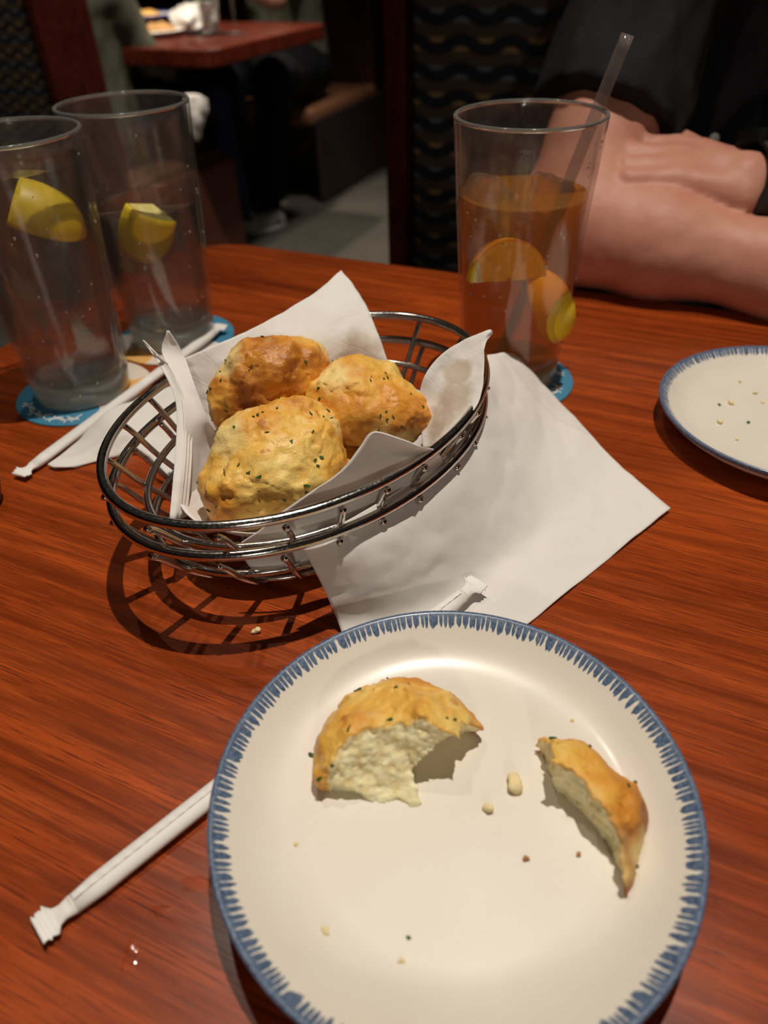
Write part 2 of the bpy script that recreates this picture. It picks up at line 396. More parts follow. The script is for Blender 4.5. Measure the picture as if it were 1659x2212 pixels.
def mat_thick(fog_glare):
    t = T('thick_glass_base'); g = t.n('BsdfGlass', {'Color': (.93, .95, .92, 1), 'Roughness': .03, 'IOR': 1.5}); tr = t.n('BsdfTransparent', {'Color': (.8, .82, .8, 1)})
    a = t.n('MixShader', {0: .25, 1: g, 2: tr})
    return t.done(t.n('MixShader', {0: fog_glare, 1: a, 2: t.n('BsdfDiffuse', {'Color': (.62, .61, .57, 1)})}))  # whitish diffuse stands in for bright reflections in the base and rim
GLASSBASE = mat_thick(.28); RIMGLASS = mat_thick(.12)
WATER = mat_liquid('water', (.95, .96, .97), refr=.5); TEA = mat_liquid('iced_tea', (.98, .70, .22), refr=.12, haze=.20, hz=(1.0, .46, .05))
ICE = mat_liquid('ice', (.96, .95, .93), 1.31, .5, .06, (.8, .75, .7))
PLASTIC = mat_glass('clear_plastic_straw', .16, (.93, .93, .93))
RIND = simple('lemon_rind', (.90, .62, .02), .4, Subsurface_Weight=.15, Subsurface_Radius=(.004, .003, .001))
def mat_pulp():
    t = T('lemon_pulp'); n = t.n('TexNoise', {'Vector': t.coord(scale=(1, 1, 4)), 'Scale': 260.0, 'Detail': 3})
    return t.done(t.pbr(t.ramp(n, [(.3, (.80, .62, .16)), (.7, (.90, .80, .38))]), .3, t.bump(n, .3, .0008), Subsurface_Weight=.3, Subsurface_Radius=(.008, .006, .002)))
PULP = mat_pulp(); PITH = simple('lemon_pith', (.9, .84, .55), .6)
def mat_skin(name, base=(.55, .25, .175)):
    t = T(name); n = t.n('TexNoise', {'Vector': t.coord(), 'Scale': 38.0, 'Detail': 4}); n2 = t.n('TexNoise', {'Vector': t.coord(scale=(30, 30, 160)), 'Scale': 6.0, 'Detail': 3})
    c = t.ramp(n, [(.3, tuple(np.array(base)*(.93, .82, .80))), (.7, tuple(np.array(base)*(1.05, 1.1, 1.1)))])
    return t.done(t.pbr(c, .52, t.bump(n2, .25, .001), Specular_IOR_Level=.4, Subsurface_Weight=.05, Subsurface_Radius=(.006, .003, .002)))
SKIN = mat_skin('skin'); SKIN2 = mat_skin('skin_far', (.5, .26, .19))
def mat_cloth(name, c, rough=.85):
    t = T(name); n = t.n('TexNoise', {'Vector': t.coord(), 'Scale': 900.0, 'Detail': 2}); n2 = t.n('TexNoise', {'Vector': t.coord(), 'Scale': 22.0, 'Detail': 3})
    cc = t.ramp(n2, [(.3, tuple(np.array(c)*.85)), (.7, tuple(np.array(c)*1.15))])
    return t.done(t.pbr(cc, rough, t.bump(n, .25, .0006), Specular_IOR_Level=.15))
BLACKCLOTH = mat_cloth('black_cotton', (.014, .014, .0165)); BLACKER = mat_cloth('black_undershirt', (.008, .008, .009))
OLIVE = mat_cloth('olive_knit', (.105, .108, .076)); DENIM = mat_cloth('dark_denim', (.024, .028, .06)); BLACKPANT = mat_cloth('black_trousers', (.006, .006, .008))
def mat_fabric():
    """woven booth upholstery: brown waves on navy with tan and blue flecks at crests and troughs"""
    t = T('booth_fabric'); co = t.n('TexCoord'); sp = t.n('SeparateXYZ', {0: co.outputs['Object']})
    s, z = sp.outputs[0], sp.outputs[2]
    sn = t.math('SINE', t.math('MULTIPLY', s, 2*math.pi/.066))
    w = t.math('DIVIDE', t.math('SUBTRACT', z, t.math('MULTIPLY', sn, .0042)), .031)
    fr = t.math('FRACT', w); d = t.math('ABSOLUTE', t.math('SUBTRACT', fr, .5))
    band = t.ramp(d, [(.20, 1.0), (.30, 0.0)])
    odd = t.math('GREATER_THAN', t.math('FRACT', t.math('MULTIPLY', t.math('FLOOR', w), .5)), .25)
    hi = t.math('MULTIPLY', t.ramp(sn, [(.35, 0.0), (.95, 1.0)]), t.ramp(t.math('ABSOLUTE', t.math('SUBTRACT', fr, .72)), [(.04, 1.0), (.15, 0.0)]))
    lo = t.math('MULTIPLY', t.ramp(t.math('MULTIPLY', sn, -1.0), [(.35, 0.0), (.95, 1.0)]), t.ramp(t.math('ABSOLUTE', t.math('SUBTRACT', fr, .28)), [(.04, 1.0), (.15, 0.0)]))
    tan = (.24, .16, .065); blu = (.10, .125, .15)
    chi = t.mix(odd, tan, blu); clo = t.mix(odd, blu, tan)
    c = t.mix(band, (.012, .0135, .020), (.065, .042, .028)); c = t.mix(hi, c, chi); c = t.mix(lo, c, clo)
    n = t.n('TexNoise', {'Vector': co.outputs['Object'], 'Scale': 700.0, 'Detail': 2})
    return t.done(t.pbr(c, .8, t.bump(n, .4, .001), Specular_IOR_Level=.2))
FABRIC = mat_fabric()
def mat_floor():
    t = T('floor_tile'); n = t.n('TexNoise', {'Vector': t.coord(), 'Scale': 3.0, 'Detail': 5}); n2 = t.n('TexNoise', {'Vector': t.coord(), 'Scale': 40.0, 'Detail': 3})
    c = t.mix(.4, t.ramp(n, [(.3, (.045, .04, .033)), (.7, (.10, .09, .073))]), t.ramp(n2, [(.3, (.04, .036, .03)), (.7, (.11, .10, .08))]))
    return t.done(t.pbr(c, .55))

# ------------------------------------------------------------------ the setting
fl = mesh_obj('floor', *box(-5, 5, -4, 8, -.80, -.75), mat=mat_floor(), smooth=False); tag(fl, kind='structure')

WALLM = simple('dark_plaster', (.10, .075, .06), .8)
for nm, bb in (('wall_left', (-5, -4.9, -4, 8)), ('wall_right', (4.9, 5, -4, 8)), ('wall_back', (-5, 5, 7.9, 8)), ('wall_front', (-5, 5, -4, -3.9))):
    tag(mesh_obj(nm, *box(*bb, -.75, 2.3), mat=WALLM, smooth=False), kind='structure')

# our table: rounded-corner slab on a pedestal
Ctab = np.array([-0.200, 0.866, 0])     # far corner (before rounding)
def tcorner():
    L, D, r = 1.5, 1.05, .07
    pts = []
    for cu, cv, a0 in ((0, 0, 90), (L, 0, 0), (L, -D, -90), (0, -D, 180)):
        cc = np.array([cu+(r if cu == 0 else -r), cv+(-r if cv == 0 else r)])
        for k in range(9):
            a = math.radians(a0+90-k*90/8) if False else math.radians(a0+90*(1-k/8.))
            pts.append(cc+r*np.array([math.cos(a), math.sin(a)]))
    return [tuple((Ctab+AU*p[0]+AV*p[1])[:2]) for p in pts][::-1]
tbl = thing('dining_table', (.2, .2, -.75), 'red-brown oak dining table with rounded corner, set with drinks and bread', 'table')
tt = mesh_obj('tabletop', *extrude_poly(tcorner(), -.035, 0), mat=WOOD, parent=tbl, smooth=False); bevel(tt, .008, 4)
mesh_obj('pedestal', *lathe([(.0, -.72), (.05, -.72), (.05, -.06), (.18, -.035), (0, -.035)], 32, (.4, .25, 0)), mat=BENCHWOOD, parent=tbl)
mesh_obj('foot', *lathe([(0, -.75), (.26, -.75), (.25, -.735), (.06, -.715), (0, -.715)], 32, (.4, .25, 0)), mat=BENCHWOOD, parent=tbl)

# ------------------------------------------------------------------ plates
def plate_profile(base):
    # (r, z): eating surface from the centre, up the wall, over the lip, and back underneath
    b = base
    return [(0, b+.0060), (.030, b+.0060), (.055, b+.0062), (.064, b+.0068), (.071, b+.0086), (.077, b+.0120), (.0825, b+.0165), (.0868, b+.0198), (.0882, b+.0202),
            (.0888, b+.0192), (.0884, b+.0175), (.083, b+.0120), (.075, b+.0062), (.062, b+.0025), (.055, b+.0018), (.054, b), (.050, b), (.049, b+.0022), (0, b+.0025)]
def plate(c, base, label, grp=None):
    V, Fc = lathe(plate_profile(0), 128)
    o = mesh_obj('side_plate', V+np.array([c[0], c[1], base]), Fc, PLATE, base=(c[0], c[1], base)); return tag(o, label, 'plate', grp)
P1C = (.0211, .1443); PB1 = .0085; P2C = (.2775, .4128); PB2 = .0
plate(P1C, PB1, 'white plate with blue brushed rim holding a torn biscuit and crumbs')
plate(P2C, PB2, 'white plate with blue brushed rim holding only crumbs, across from the basket')
PZ = PB1+.0062

# ------------------------------------------------------------------ wire baskets (two, nested)
BC = np.array([-.0387, .3527]); BA, BB, BTH = .1210, .0847, .8805
def bpt(ang, s, z):
    a = np.radians(ang); x = BA*s*np.cos(a); y = BB*s*np.sin(a)
    return np.stack([BC[0]+x*np.cos(BTH)-y*np.sin(BTH), BC[1]+x*np.sin(BTH)+y*np.cos(BTH), np.broadcast_to(z, np.shape(x))], -1)
PROF = [(-.004, 1.022), (-.010, .975), (-.026, .878), (-.040, .775), (-.049, .695), (-.0545, .60)]   # (height under rim, scale)
STUBS = [177+d for d in (-88, -76, -64, -50, -33, -12, 12, 33, 50, 64, 76, 88)]+[357+d for d in (-76, -64, -50, -33, -12, 12, 33, 50, 64, 76)]
def basket(ztop, label, rot=0.0):
    t = thing('wire_basket', (BC[0], BC[1], ztop-.056), label, 'basket', 'nested bread baskets')
    aa = np.linspace(0, 360, 121)[:-1]
    def ring(nm, s, z, r): mesh_obj(nm, *tube(bpt(aa, s, z), r, 10, True), mat=CHROME, parent=t)
    ring('rim', 1.0, ztop, .0026); ring('ring', .853, ztop-.026, .0020); ring('ring', .67, ztop-.049, .0018); ring('base_ring', .46, ztop-.0545, .0018)
    for a in STUBS:
        a += rot; pr = catmull(np.array(PROF+[(-.0545, .44)]), 18)
        P = np.stack([bpt(np.array([a]), s, ztop+dz)[0] for dz, s in pr]); mesh_obj('spoke', *tube(P, .0017, 8), mat=CHROME, parent=t)
    return t
ZR = .0735
basket(ZR, 'chrome oval wire basket lined with napkin, upper one of the nested pair')
basket(ZR-.0175, 'chrome oval wire basket nested underneath the bread-filled basket, resting on the table', -1.5)

# ------------------------------------------------------------------ biscuits
def flecks(V, N, n, seed, par, size=.0015, mask=None):
    rs = np.random.RandomState(seed); idx = np.argwhere(mask).ravel() if mask is not None else np.arange(len(V))
    parts = []
    for i in rs.choice(idx, n, replace=False):
        p, nn = V[i], N[i]; a = np.cross(nn, rs.randn(3)); a /= np.linalg.norm(a); b = np.cross(nn, a)
        la, lb = size*rs.uniform(.5, 1.35), size*rs.uniform(.3, .8)
        k = rs.randint(4, 7); th = np.sort(rs.uniform(0, 6.28, k)); rr = rs.uniform(.6, 1.1, k)
        top = [p+nn*(.0004+.0004*rs.rand())+a*la*r*math.cos(q)+b*lb*r*math.sin(q) for q, r in zip(th, rr)]
        bot = [x-nn*.0006 for x in top]
        parts.append((np.array(top+bot), [tuple(range(k)), tuple(range(2*k-1, k-1, -1))]+[(j, (j+1) % k, k+(j+1) % k, k+j) for j in range(k)]))
    V2, F2 = join(parts); o = mesh_obj('parsley_flecks', V2, F2, PARSLEY, parent=par, smooth=False); tag(o, kind='stuff'); return o
def normals(V, Fc):
    n = np.zeros_like(V); a, b, c, d = (V[Fc[:, k]] for k in range(4)); fn = np.cross(c-a, d-b)
    for k in range(4): np.add.at(n, Fc[:, k], fn)
    return n/(np.linalg.norm(n, axis=1)[:, None]+1e-12)
def biscuit(name, c, r, R, seed, label, grp, nfl=26, lumps=(), carve=None, st=.0010, up=None, brown=0.0):
    c = np.array(c, float); r = np.array(r, float); m = r.max()*1.35; up = np.array(up if up is not None else R[:, 2], float)
    def dome(p):
        d = ellip(p, c, r, R)
        for lc, lr in lumps: d = smin(d, np.linalg.norm(p-np.array(lc), axis=-1)-lr, .012)
        d = d+fbm(p, 55, 2, seed)*.0030+fbm(p, 170, 3, seed+3)*.0011
        cr = np.abs(fbm(p+fbm(p, 120, 2, 3)[..., None]*.004, 34, 3, seed+9)); d = d+np.clip(.07-cr, 0, .07)*.016      # surface cracks
        return d
    def fn(p):
        d = dome(p)
        if carve is not None: d = smax(d, carve(p), .0012)
        return d
    V, Fc = nets(fn, c-m, c+m, st); N = normals(V, Fc)
    o = mesh_obj(name, V, Fc, BISCUIT); tag(o, label, 'biscuit', grp)
    dd = dome(V); crumb = np.clip((-dd-.0012)/.0010, 0, 1) if carve is not None else np.zeros(len(V))
    lobe = np.clip(fbm(V, 30, 2, seed+2)*.6+.15+.3*np.clip(.25-(N@up), -.4, 1), -.3, 1)
    attr(o, 'crumb', crumb); attr(o, 'brown', lobe+brown)
    msk = (N@up > .15) & (crumb < .2)
    if nfl and msk.sum() > nfl: flecks(V, N, nfl, int(seed*10)+1, o, mask=msk)
    return o
def RM(ax, ay, az): return rot('Z', az)@rot('Y', ay)@rot('X', ax)
biscuit('biscuit', U(590, 1006, .0545), (.0345, .0325, .0265), RM(32, -8, 15), 1.3, 'golden biscuit flecked with parsley leaning on the front napkin flap', None, 34,
        lumps=((U(520, 1080, .045), .018), (U(660, 950, .06), .019)))
biscuit('biscuit', U(588, 838, .070), (.0340, .0205, .0290), RM(-10, -22, 18), 4.1, 'tall browned biscuit leaning against the back of the napkin', None, 20, brown=.38,
        lumps=((U(655, 785, .079), .013), (U(505, 900, .055), .014)))
biscuit('biscuit', U(785, 868, .065), (.0345, .0290, .0215), RM(12, 10, -20), 7.7, 'round pale biscuit resting on top of another beside the right napkin flap', None, 26, brown=.12,
        lumps=((U(865, 900, .058), .014),))
biscuit('biscuit', U(770, 985, .036), (.029, .024, .015), RM(0, 0, 30), 9.9, 'mostly hidden biscuit wedged underneath the round pale one', None, 12, brown=.3)

def carve1(p):
    n = fbm(p, 120, 2, 2.0)*.0013+fbm(p, 560, 2, 5.0)*.0008
    sph = lambda c, r, sc=(1, 1, 1): r-np.linalg.norm((p-c)*sc, axis=-1)
    pb = U(835, 1733, PZ); pu = U(850, 1588, PZ+.020); cD = U(870, 1905, PZ+.050)
    rD = min(np.linalg.norm(pb-cD), np.linalg.norm(pu-cD)); d = sph(cD, rD)
    d = np.maximum(d, sph(U(1006, 1692, PZ-.001), .0208, (1, 1, .85)))
    d = np.maximum(d, sph(U(730, 1800, PZ-.001), .0160, (1, 1, .95)))
    d = np.maximum(d, U(720, 1742, PZ+.010)[1]-p[..., 1])
    return np.maximum(d+n, (PZ-.0002)-p[..., 2])
biscuit('torn_biscuit', U(866, 1636, PZ+.006), (.0335, .0325, .0225), RM(-4, 0, 10), 12.2, 'bitten biscuit arch showing its pale crumb on the blue-rimmed plate', None, 13, carve=carve1, st=.0007, up=(0, 0, 1), brown=.26)
def carve2(p):
    n = fbm(p, 120, 2, 7.0)*.0013+fbm(p, 560, 2, 1.0)*.0008
    d = .0435-np.linalg.norm((p-U(1068, 1905, PZ+.001))*(1, 1, .75), axis=-1)
    d = np.maximum(d, .0185-np.linalg.norm((p-U(1092, 1655, PZ+.008))*(1, 1, .5), axis=-1))
    return np.maximum(d+n, (PZ-.0002)-p[..., 2])
biscuit('torn_biscuit', U(1208, 1775, PZ+.004), (.0300, .0330, .0185), RM(0, 0, 8), 15.4, 'narrow crescent-shaped biscuit end lying near the plate rim', None, 7, carve=carve2, st=.0007, up=(0, 0, 1), brown=.26)

# ------------------------------------------------------------------ crumbs
def crumb(px, py, z, size, label, col, grp, seed):
    p0 = U(px, py, z+size*.5); rs = np.random.RandomState(seed)
    fn = lambda p: ellip(p, p0, np.array([1, .75, .6])*size, RM(rs.uniform(0, 30), 0, 40*seed)) + fbm(p, 2.2/size*.5, 2, seed)*size*.35
    rs = np.random.RandomState(seed); V, Fc = nets(fn, p0-size*1.8, p0+size*1.8, size*.22)
    o = mesh_obj('crumb', V, Fc, col); tag(o, label, 'crumb', grp); return o
CRUMB = simple('crumb_pale', (.84, .70, .38), .8); CRUMB_B = simple('crumb_brown', (.40, .17, .05), .7)
crumb(1112, 1690, PZ, .0040, 'largest biscuit crumb lying between the two torn pieces', CRUMB, 'crumbs', 3)
crumb(1052, 1743, PZ, .0026, 'flat pale biscuit crumb beside the largest crumb', CRUMB, 'crumbs', 4)
crumb(553, 1362, 0, .0024, 'pale biscuit crumb on the table in the basket shadow', CRUMB, 'crumbs', 5)
for i, (x, y, s) in enumerate([(1237, 1557, .0012), (640, 1823, .0011), (703, 2010, .0016), (866, 2074, .0012), (1279, 1554, .0010)]):
    crumb(x, y, PZ, s, 'tiny pale crumb scattered on the torn-biscuit plate', CRUMB, 'tiny pale crumbs on the torn-biscuit plate', 6+i)
for i, (x, y, s) in enumerate([(1136, 1854, .0013), (1250, 1845, .0010)]):
    crumb(x, y, PZ, s, 'tiny brown crust crumb on the torn-biscuit plate', CRUMB_B, 'brown crust crumbs', 14+i)
for i, (x, y, s) in enumerate([(1579, 869, .0024), (1555, 911, .0022), (1599, 824, .0016), (1631, 848, .0016), (1592, 948, .0013), (1648, 868, .0014)]):
    crumb(x, y, PB2+.0062, s, 'small pale crumb scattered on the empty plate', CRUMB, 'crumbs on the empty plate', 20+i)
for i, (x, y, s, z) in enumerate([(673, 1630, .0014, PZ), (882, 2024, .0009, PZ)]):
    o = crumb(x, y, z, s, 'green parsley fleck fallen on the torn-biscuit plate', PARSLEY, 'parsley flecks on the torn-biscuit plate', 30+i); o.name = 'parsley_fleck'; o['category'] = 'parsley'
for i, (x, y, s, z) in enumerate([(1554, 874, .0011, PB2+.0062), (1617, 912, .0011, PB2+.0062)]):
    o = crumb(x, y, z, s, 'green parsley fleck fallen on the empty plate', PARSLEY, 'parsley flecks on the empty plate', 34+i); o.name = 'parsley_fleck'; o['category'] = 'parsley'

# ------------------------------------------------------------------ napkins
ln = thing('napkin', (BC[0], BC[1], .018), 'white paper napkin lining the wire basket around the biscuits', 'napkin')
# floor of the lining: follows the inside of the upper basket
def bowl():
    rows = []
    for s, dz in ((.02, -.050), (.25, -.050), (.45, -.0495), (.60, -.044), (.72, -.030)):
        rows.append([tuple(bpt(np.array([a]), s, ZR+dz)[0]) for a in np.linspace(0, 360, 25)])
    return rows
mesh_obj('lining', *sheet(bowl(), 24, 90, .0007, .0006, 60, 1.0, world=True), mat=PAPER, parent=ln)
bpn = mesh_obj('back_panel', *sheet([
    [(388, 778, .080), (430, 760, .083), (520, 722, .088), (600, 682, .094), (690, 626, .101), (737, 584, .105)],
    [(410, 850, .062), (460, 828, .066), (545, 795, .074), (630, 755, .082), (725, 700, .091), (785, 650, .095)],
    [(430, 920, .045), (480, 890, .050), (560, 860, .056), (650, 830, .064), (745, 775, .074), (818, 725, .082)],
    [(450, 1000, .028), (500, 960, .030), (580, 930, .034), (670, 900, .040), (770, 850, .050), (846, 806, .064)]], 50, 60, .0008, .0009, 60, 2.0), mat=PAPER_S, parent=ln)
mesh_obj('left_panel', *sheet([
    [(361, 714, .099), (363, 714, .099), (364, 714, .099), (366, 715, .099)],
    [(350, 762, .088), (364, 764, .087), (382, 766, .086), (398, 770, .085)],
    [(384, 830, .078), (394, 832, .077), (408, 836, .076), (424, 842, .075)],
    [(396, 900, .068), (410, 902, .066), (430, 906, .063), (452, 912, .060)],
    [(394, 1000, .054), (412, 985, .051), (440, 970, .046), (474, 955, .040)],
    [(372, 1128, .040), (396, 1110, .034), (424, 1085, .029), (462, 1050, .026)]], 60, 30, .0007, .0005, 60, 3.0), mat=PAPER, parent=ln)
for k in range(3):
    o = k*7; dzk = -.0015*k
    mesh_obj('left_fold_layer', *sheet([
        [(308+o*2.0, 735+o*2.2, .094+dzk), (310+o*2.0, 735+o*2.2, .094+dzk), (312+o*2, 737+o*2.2, .094+dzk)],
        [(342+o, 785+o*.6, .085+dzk), (350+o, 784+o*.6, .085+dzk), (358+o, 786+o*.6, .085+dzk)],
        [(370+o*.8, 838, .077+dzk), (380+o*.8, 838, .077+dzk), (390+o*.8, 840, .077+dzk)],
        [(382+o*.8, 890, .069+dzk), (393+o*.8, 890, .069+dzk), (403+o*.8, 892, .068+dzk)],
        [(378+o*.9, 990, .056+dzk), (390+o*.9, 990, .056+dzk), (402+o*.9, 990, .055+dzk)],
        [(366+o, 1122, .042+dzk), (378+o, 1120, .042+dzk), (390+o, 1116, .040+dzk)]], 50, 12, .0006, .0004, 70, 4.0+k), mat=PAPER, parent=ln)
mesh_obj('front_flap', *sheet([
    [(515, 1176, .044), (560, 1146, .052), (604, 1110, .061), (665, 1068, .069), (735, 1018, .079), (778, 966, .088), (806, 934, .094), (860, 947, .091), (914, 966, .084)],
    [(520, 1190, .040), (570, 1175, .044), (620, 1150, .050), (685, 1108, .056), (755, 1066, .063), (805, 1030, .068), (845, 1005, .071), (895, 990, .072), (940, 972, .074)],
    [(530, 1210, .034), (580, 1202, .036), (640, 1182, .040), (705, 1148, .045), (775, 1110, .049), (825, 1080, .052), (870, 1052, .055), (915, 1022, .058), (955, 990, .062)],
    [(545, 1232, .028), (600, 1230, .028), (660, 1212, .030), (725, 1180, .033), (795, 1142, .036), (845, 1112, .038), (890, 1082, .041), (930, 1050, .045), (965, 1010, .050)]], 36, 70, .0007, .0004, 50, 5.0), mat=PAPER, parent=ln)
rfl = mesh_obj('right_flap', *sheet([
    [(1064, 719, .098), (1054, 714, .100), (1000, 736, .094), (950, 769, .088), (916, 815, .079), (904, 870, .066), (910, 925, .056), (914, 968, .050)],
    [(1064, 719, .098), (1052, 722, .099), (1015, 755, .091), (975, 792, .083), (947, 838, .074), (936, 885, .064), (932, 930, .057), (928, 968, .053)],
    [(1064, 720, .098), (1050, 732, .097), (1032, 772, .090), (1010, 815, .082), (990, 860, .074), (972, 900, .067), (952, 940, .062), (938, 968, .058)],
    [(1063, 721, .098), (1047, 745, .095), (1045, 788, .089), (1043, 830, .083), (1032, 872, .077), (1003, 912, .073), (972, 945, .070), (950, 966, .068)]], 40, 60, .0008, .0006, 70, 6.0), mat=PAPER_S, parent=ln)

stain(bpn, [(U(790, 740, .085), .016), (U(770, 800, .068), .014)]); stain(rfl, [(U(965, 850, .078), .015), (U(940, 905, .066), .014), (U(985, 800, .084), .010)])
dn = mesh_obj('napkin', *sheet([
    [(648, 1176, .053), (765, 1116, .054), (885, 1042, .055), (992, 950, .056), (1046, 855, .057), (1052, 768, .052)],
    [(682, 1236, .037), (798, 1180, .044), (920, 1100, .044), (1032, 1000, .043), (1096, 890, .041), (1112, 768, .038)],
    [(712, 1300, .018), (832, 1256, .025), (966, 1168, .027), (1100, 1058, .024), (1180, 930, .019), (1192, 850, .016)],
    [(737, 1362, .003), (880, 1330, .003), (1030, 1245, .0045), (1170, 1130, .006), (1275, 1010, .006), (1292, 957, .005)],
    [(780, 1480, .001), (915, 1420, .001), (1055, 1330, .002), (1195, 1215, .002), (1310, 1105, .0015), (1372, 1036, .002)],
    [(830, 1600, .001), (955, 1500, .001), (1080, 1398, .001), (1200, 1300, .001), (1320, 1203, .001), (1448, 1100, .0025)]], 90, 90, .0007, .0015, 30, 8.0), mat=PAPER)
tag(dn, 'large unfolded white paper napkin sloping from the basket down to the plate', 'napkin')
ls = mesh_obj('napkin', *sheet([
    [(103, 1004, .003), (165, 955, .006), (231, 889, .021), (320, 855, .018), (420, 812, .010), (480, 790, .006)],
    [(120, 1010, .003), (176, 985, .004), (262, 930, .013), (345, 905, .010), (430, 880, .006), (500, 860, .004)],
    [(160, 1008, .0015), (215, 992, .002), (290, 958, .006), (370, 955, .004), (450, 940, .003), (520, 930, .002)],
    [(215, 990, .001), (280, 978, .001), (320, 985, .002), (385, 1040, .0015), (460, 1020, .001), (530, 1000, .001)]], 50, 60, .0006, .0010, 50, 10.0), mat=PAPER)
tag(ls, 'folded white napkin lying under the basket and the far wrapped straw', 'napkin')

# ------------------------------------------------------------------ wrapped straws
def wrapped(a, b, label, w=.0048, h=.0030, crimp_a=True, crimp_b=True, seam=True):
    a = np.array(a, float); b = np.array(b, float); L = np.linalg.norm(b-a); d = (b-a)/L
    sd = np.cross(d, (0, 0, 1.)); sd /= np.linalg.norm(sd); up = np.cross(sd, d)
    t = thing('wrapped_straw', tuple(np.minimum(a, b)*[1, 1, 0]), label, 'straw')
    n = 16; th = np.arange(n)*2*math.pi/n
    def loft(secs, nm, mat=WRAP):
        V = []; Fc = []
        for s, rx, rz, dz, tw in secs:
            cth, sth = math.cos(tw), math.sin(tw)
            for q in th:
                x, z = rx*math.cos(q), rz*math.sin(q); V.append(a+d*s+sd*(x*cth-z*sth)+up*(x*sth+z*cth+dz))
        m = len(secs)
        for i in range(m-1):
            for j in range(n): k = (j+1) % n; Fc.append((i*n+j, (i+1)*n+j, (i+1)*n+k, i*n+k))
        Fc.append(tuple(range(n))); Fc.append(tuple((m-1)*n+j for j in range(n-1, -1, -1)))
        return mesh_obj(nm, V, Fc, mat, parent=t)
    loft([(.012+(L-.024)*i/20, w*(1 if 0 < i < 20 else .8), h*(1 if 0 < i < 20 else .85), 0, 0) for i in range(21)], 'wrapper')
    for on, s0, sg in ((crimp_a, .012, -1), (crimp_b, L-.012, 1)):
        if not on: continue
        secs = [(s0-sg*.001, w*.85, h*.9, 0, 0), (s0+sg*.003, w*.72, h*.55, .0002, .1), (s0+sg*.0055, w*.78, .0010, .0004, -.15)]
        for k in range(9): secs.append((s0+sg*(.007+k*.0007), w*(1.22+.10*math.sin(k*1.9)), .0005, .0008+(.0008 if k % 2 else -.0004), -.25+.04*k))
        loft(secs if sg > 0 else secs[::-1], 'crimped_end')
    if seam:
        V = []; Fc = []
        m = 90
        for i in range(m):
            s = .014+(L-.028)*i/(m-1); e = .00035 if i % 2 else .0
            for x in (-.0014, .0012):
                V.append(a+d*s+sd*(x-.0006)+up*(h*math.sqrt(max(0, 1-((x-.0006)/w)**2))+.0002+e))
        for i in range(m-1): Fc.append((2*i, 2*i+1, 2*i+3, 2*i+2))
        mesh_obj('glued_seam', V, Fc, WRAP, parent=t, smooth=False)
    return t
wrapped(U(84, 2012, .0032), U(1034, 1258, .0085), 'paper-wrapped straw poking out from under the torn-biscuit plate')
wrapped(U(42, 1028, .0034), U(480, 704, .0075), 'paper-wrapped straw lying between water glasses and the bread basket', seam=False)

# ------------------------------------------------------------------ drinks
GT = (.0998, .5027); GM = (-.1769, .5948); GL = (-.2288, .5057); CT = (.0977, .5000); CM = (-.1762, .5951); CL = (-.2279, .5046)
def mat_coaster(ang, name):
    t = T(name); co = t.n('TexCoord'); sx = t.n('SeparateXYZ', {0: co.outputs['Object']})
    a = t.math('ARCTAN2', sx.outputs[1], sx.outputs[0]); n = t.n('TexNoise', {'Vector': co.outputs['Object'], 'Scale': 60.0})
    f = t.math('FRACT', t.math('ADD', t.math('DIVIDE', t.math('ADD', a, t.math('MULTIPLY', n, .5)), 2*math.pi), ang))
    c = t.ramp(f, [(.0, (.045, .22, .36)), (.46, (.75, .68, .62)), (.58, (.80, .42, .12)), (.68, (.76, .66, .55)), (.82, (.75, .70, .66)), (.93, (.045, .22, .36))], 'CONSTANT')
    return t.done(t.pbr(c, .6))
WHITEINK = simple('white_ink', (.78, .76, .72), .6)
def coaster(c, ang, marks, label):
    t = thing('coaster', (c[0], c[1], 0), label, 'coaster', None)
    V, Fc = lathe([(0, 0), (.0500, 0), (.0508, .0004), (.0508, .0012), (.0500, .0016), (0, .0016)], 64)
    mesh_obj('disc', V+np.array([c[0], c[1], 0]), Fc, mat_coaster(ang, 'coaster_print'), parent=t)
    parts = []
    for a0, a1, rr in marks:            # a run of small hand-lettered strokes following the edge
        for k in range(9):
            a = math.radians(a0+(a1-a0)*k/8); r0 = rr+.0015*math.sin(k*2.1); ln_ = .0026+.0012*math.sin(k*1.7+1)
            P = [(c[0]+(r0+ln_*(u-.5)*2)*math.cos(a+.05*math.sin(u*5+k)), c[1]+(r0+ln_*(u-.5)*2)*math.sin(a+.05*math.sin(u*5+k)), .0017) for u in np.linspace(0, 1, 6)]
            v, f = tube(P, .00065, 5); v[:, 2] = .0016+(v[:, 2]-.0017)*.25+.0001; parts.append((v, f))
    if parts:
        v, f = join(parts); mesh_obj('lettering', v, f, WHITEINK, parent=t)
    return t
coaster(CT, .28, [(-52, -22, .0405), (2, 40, .0415)], 'round blue printed coaster beneath the iced tea')
coaster(CM, .95, [], 'round printed coaster beneath the half-full water glass')
coaster(CL, .58, [(205, 245, .0420), (252, 280, .0425)], 'round blue and orange printed coaster beneath the nearly full water glass')

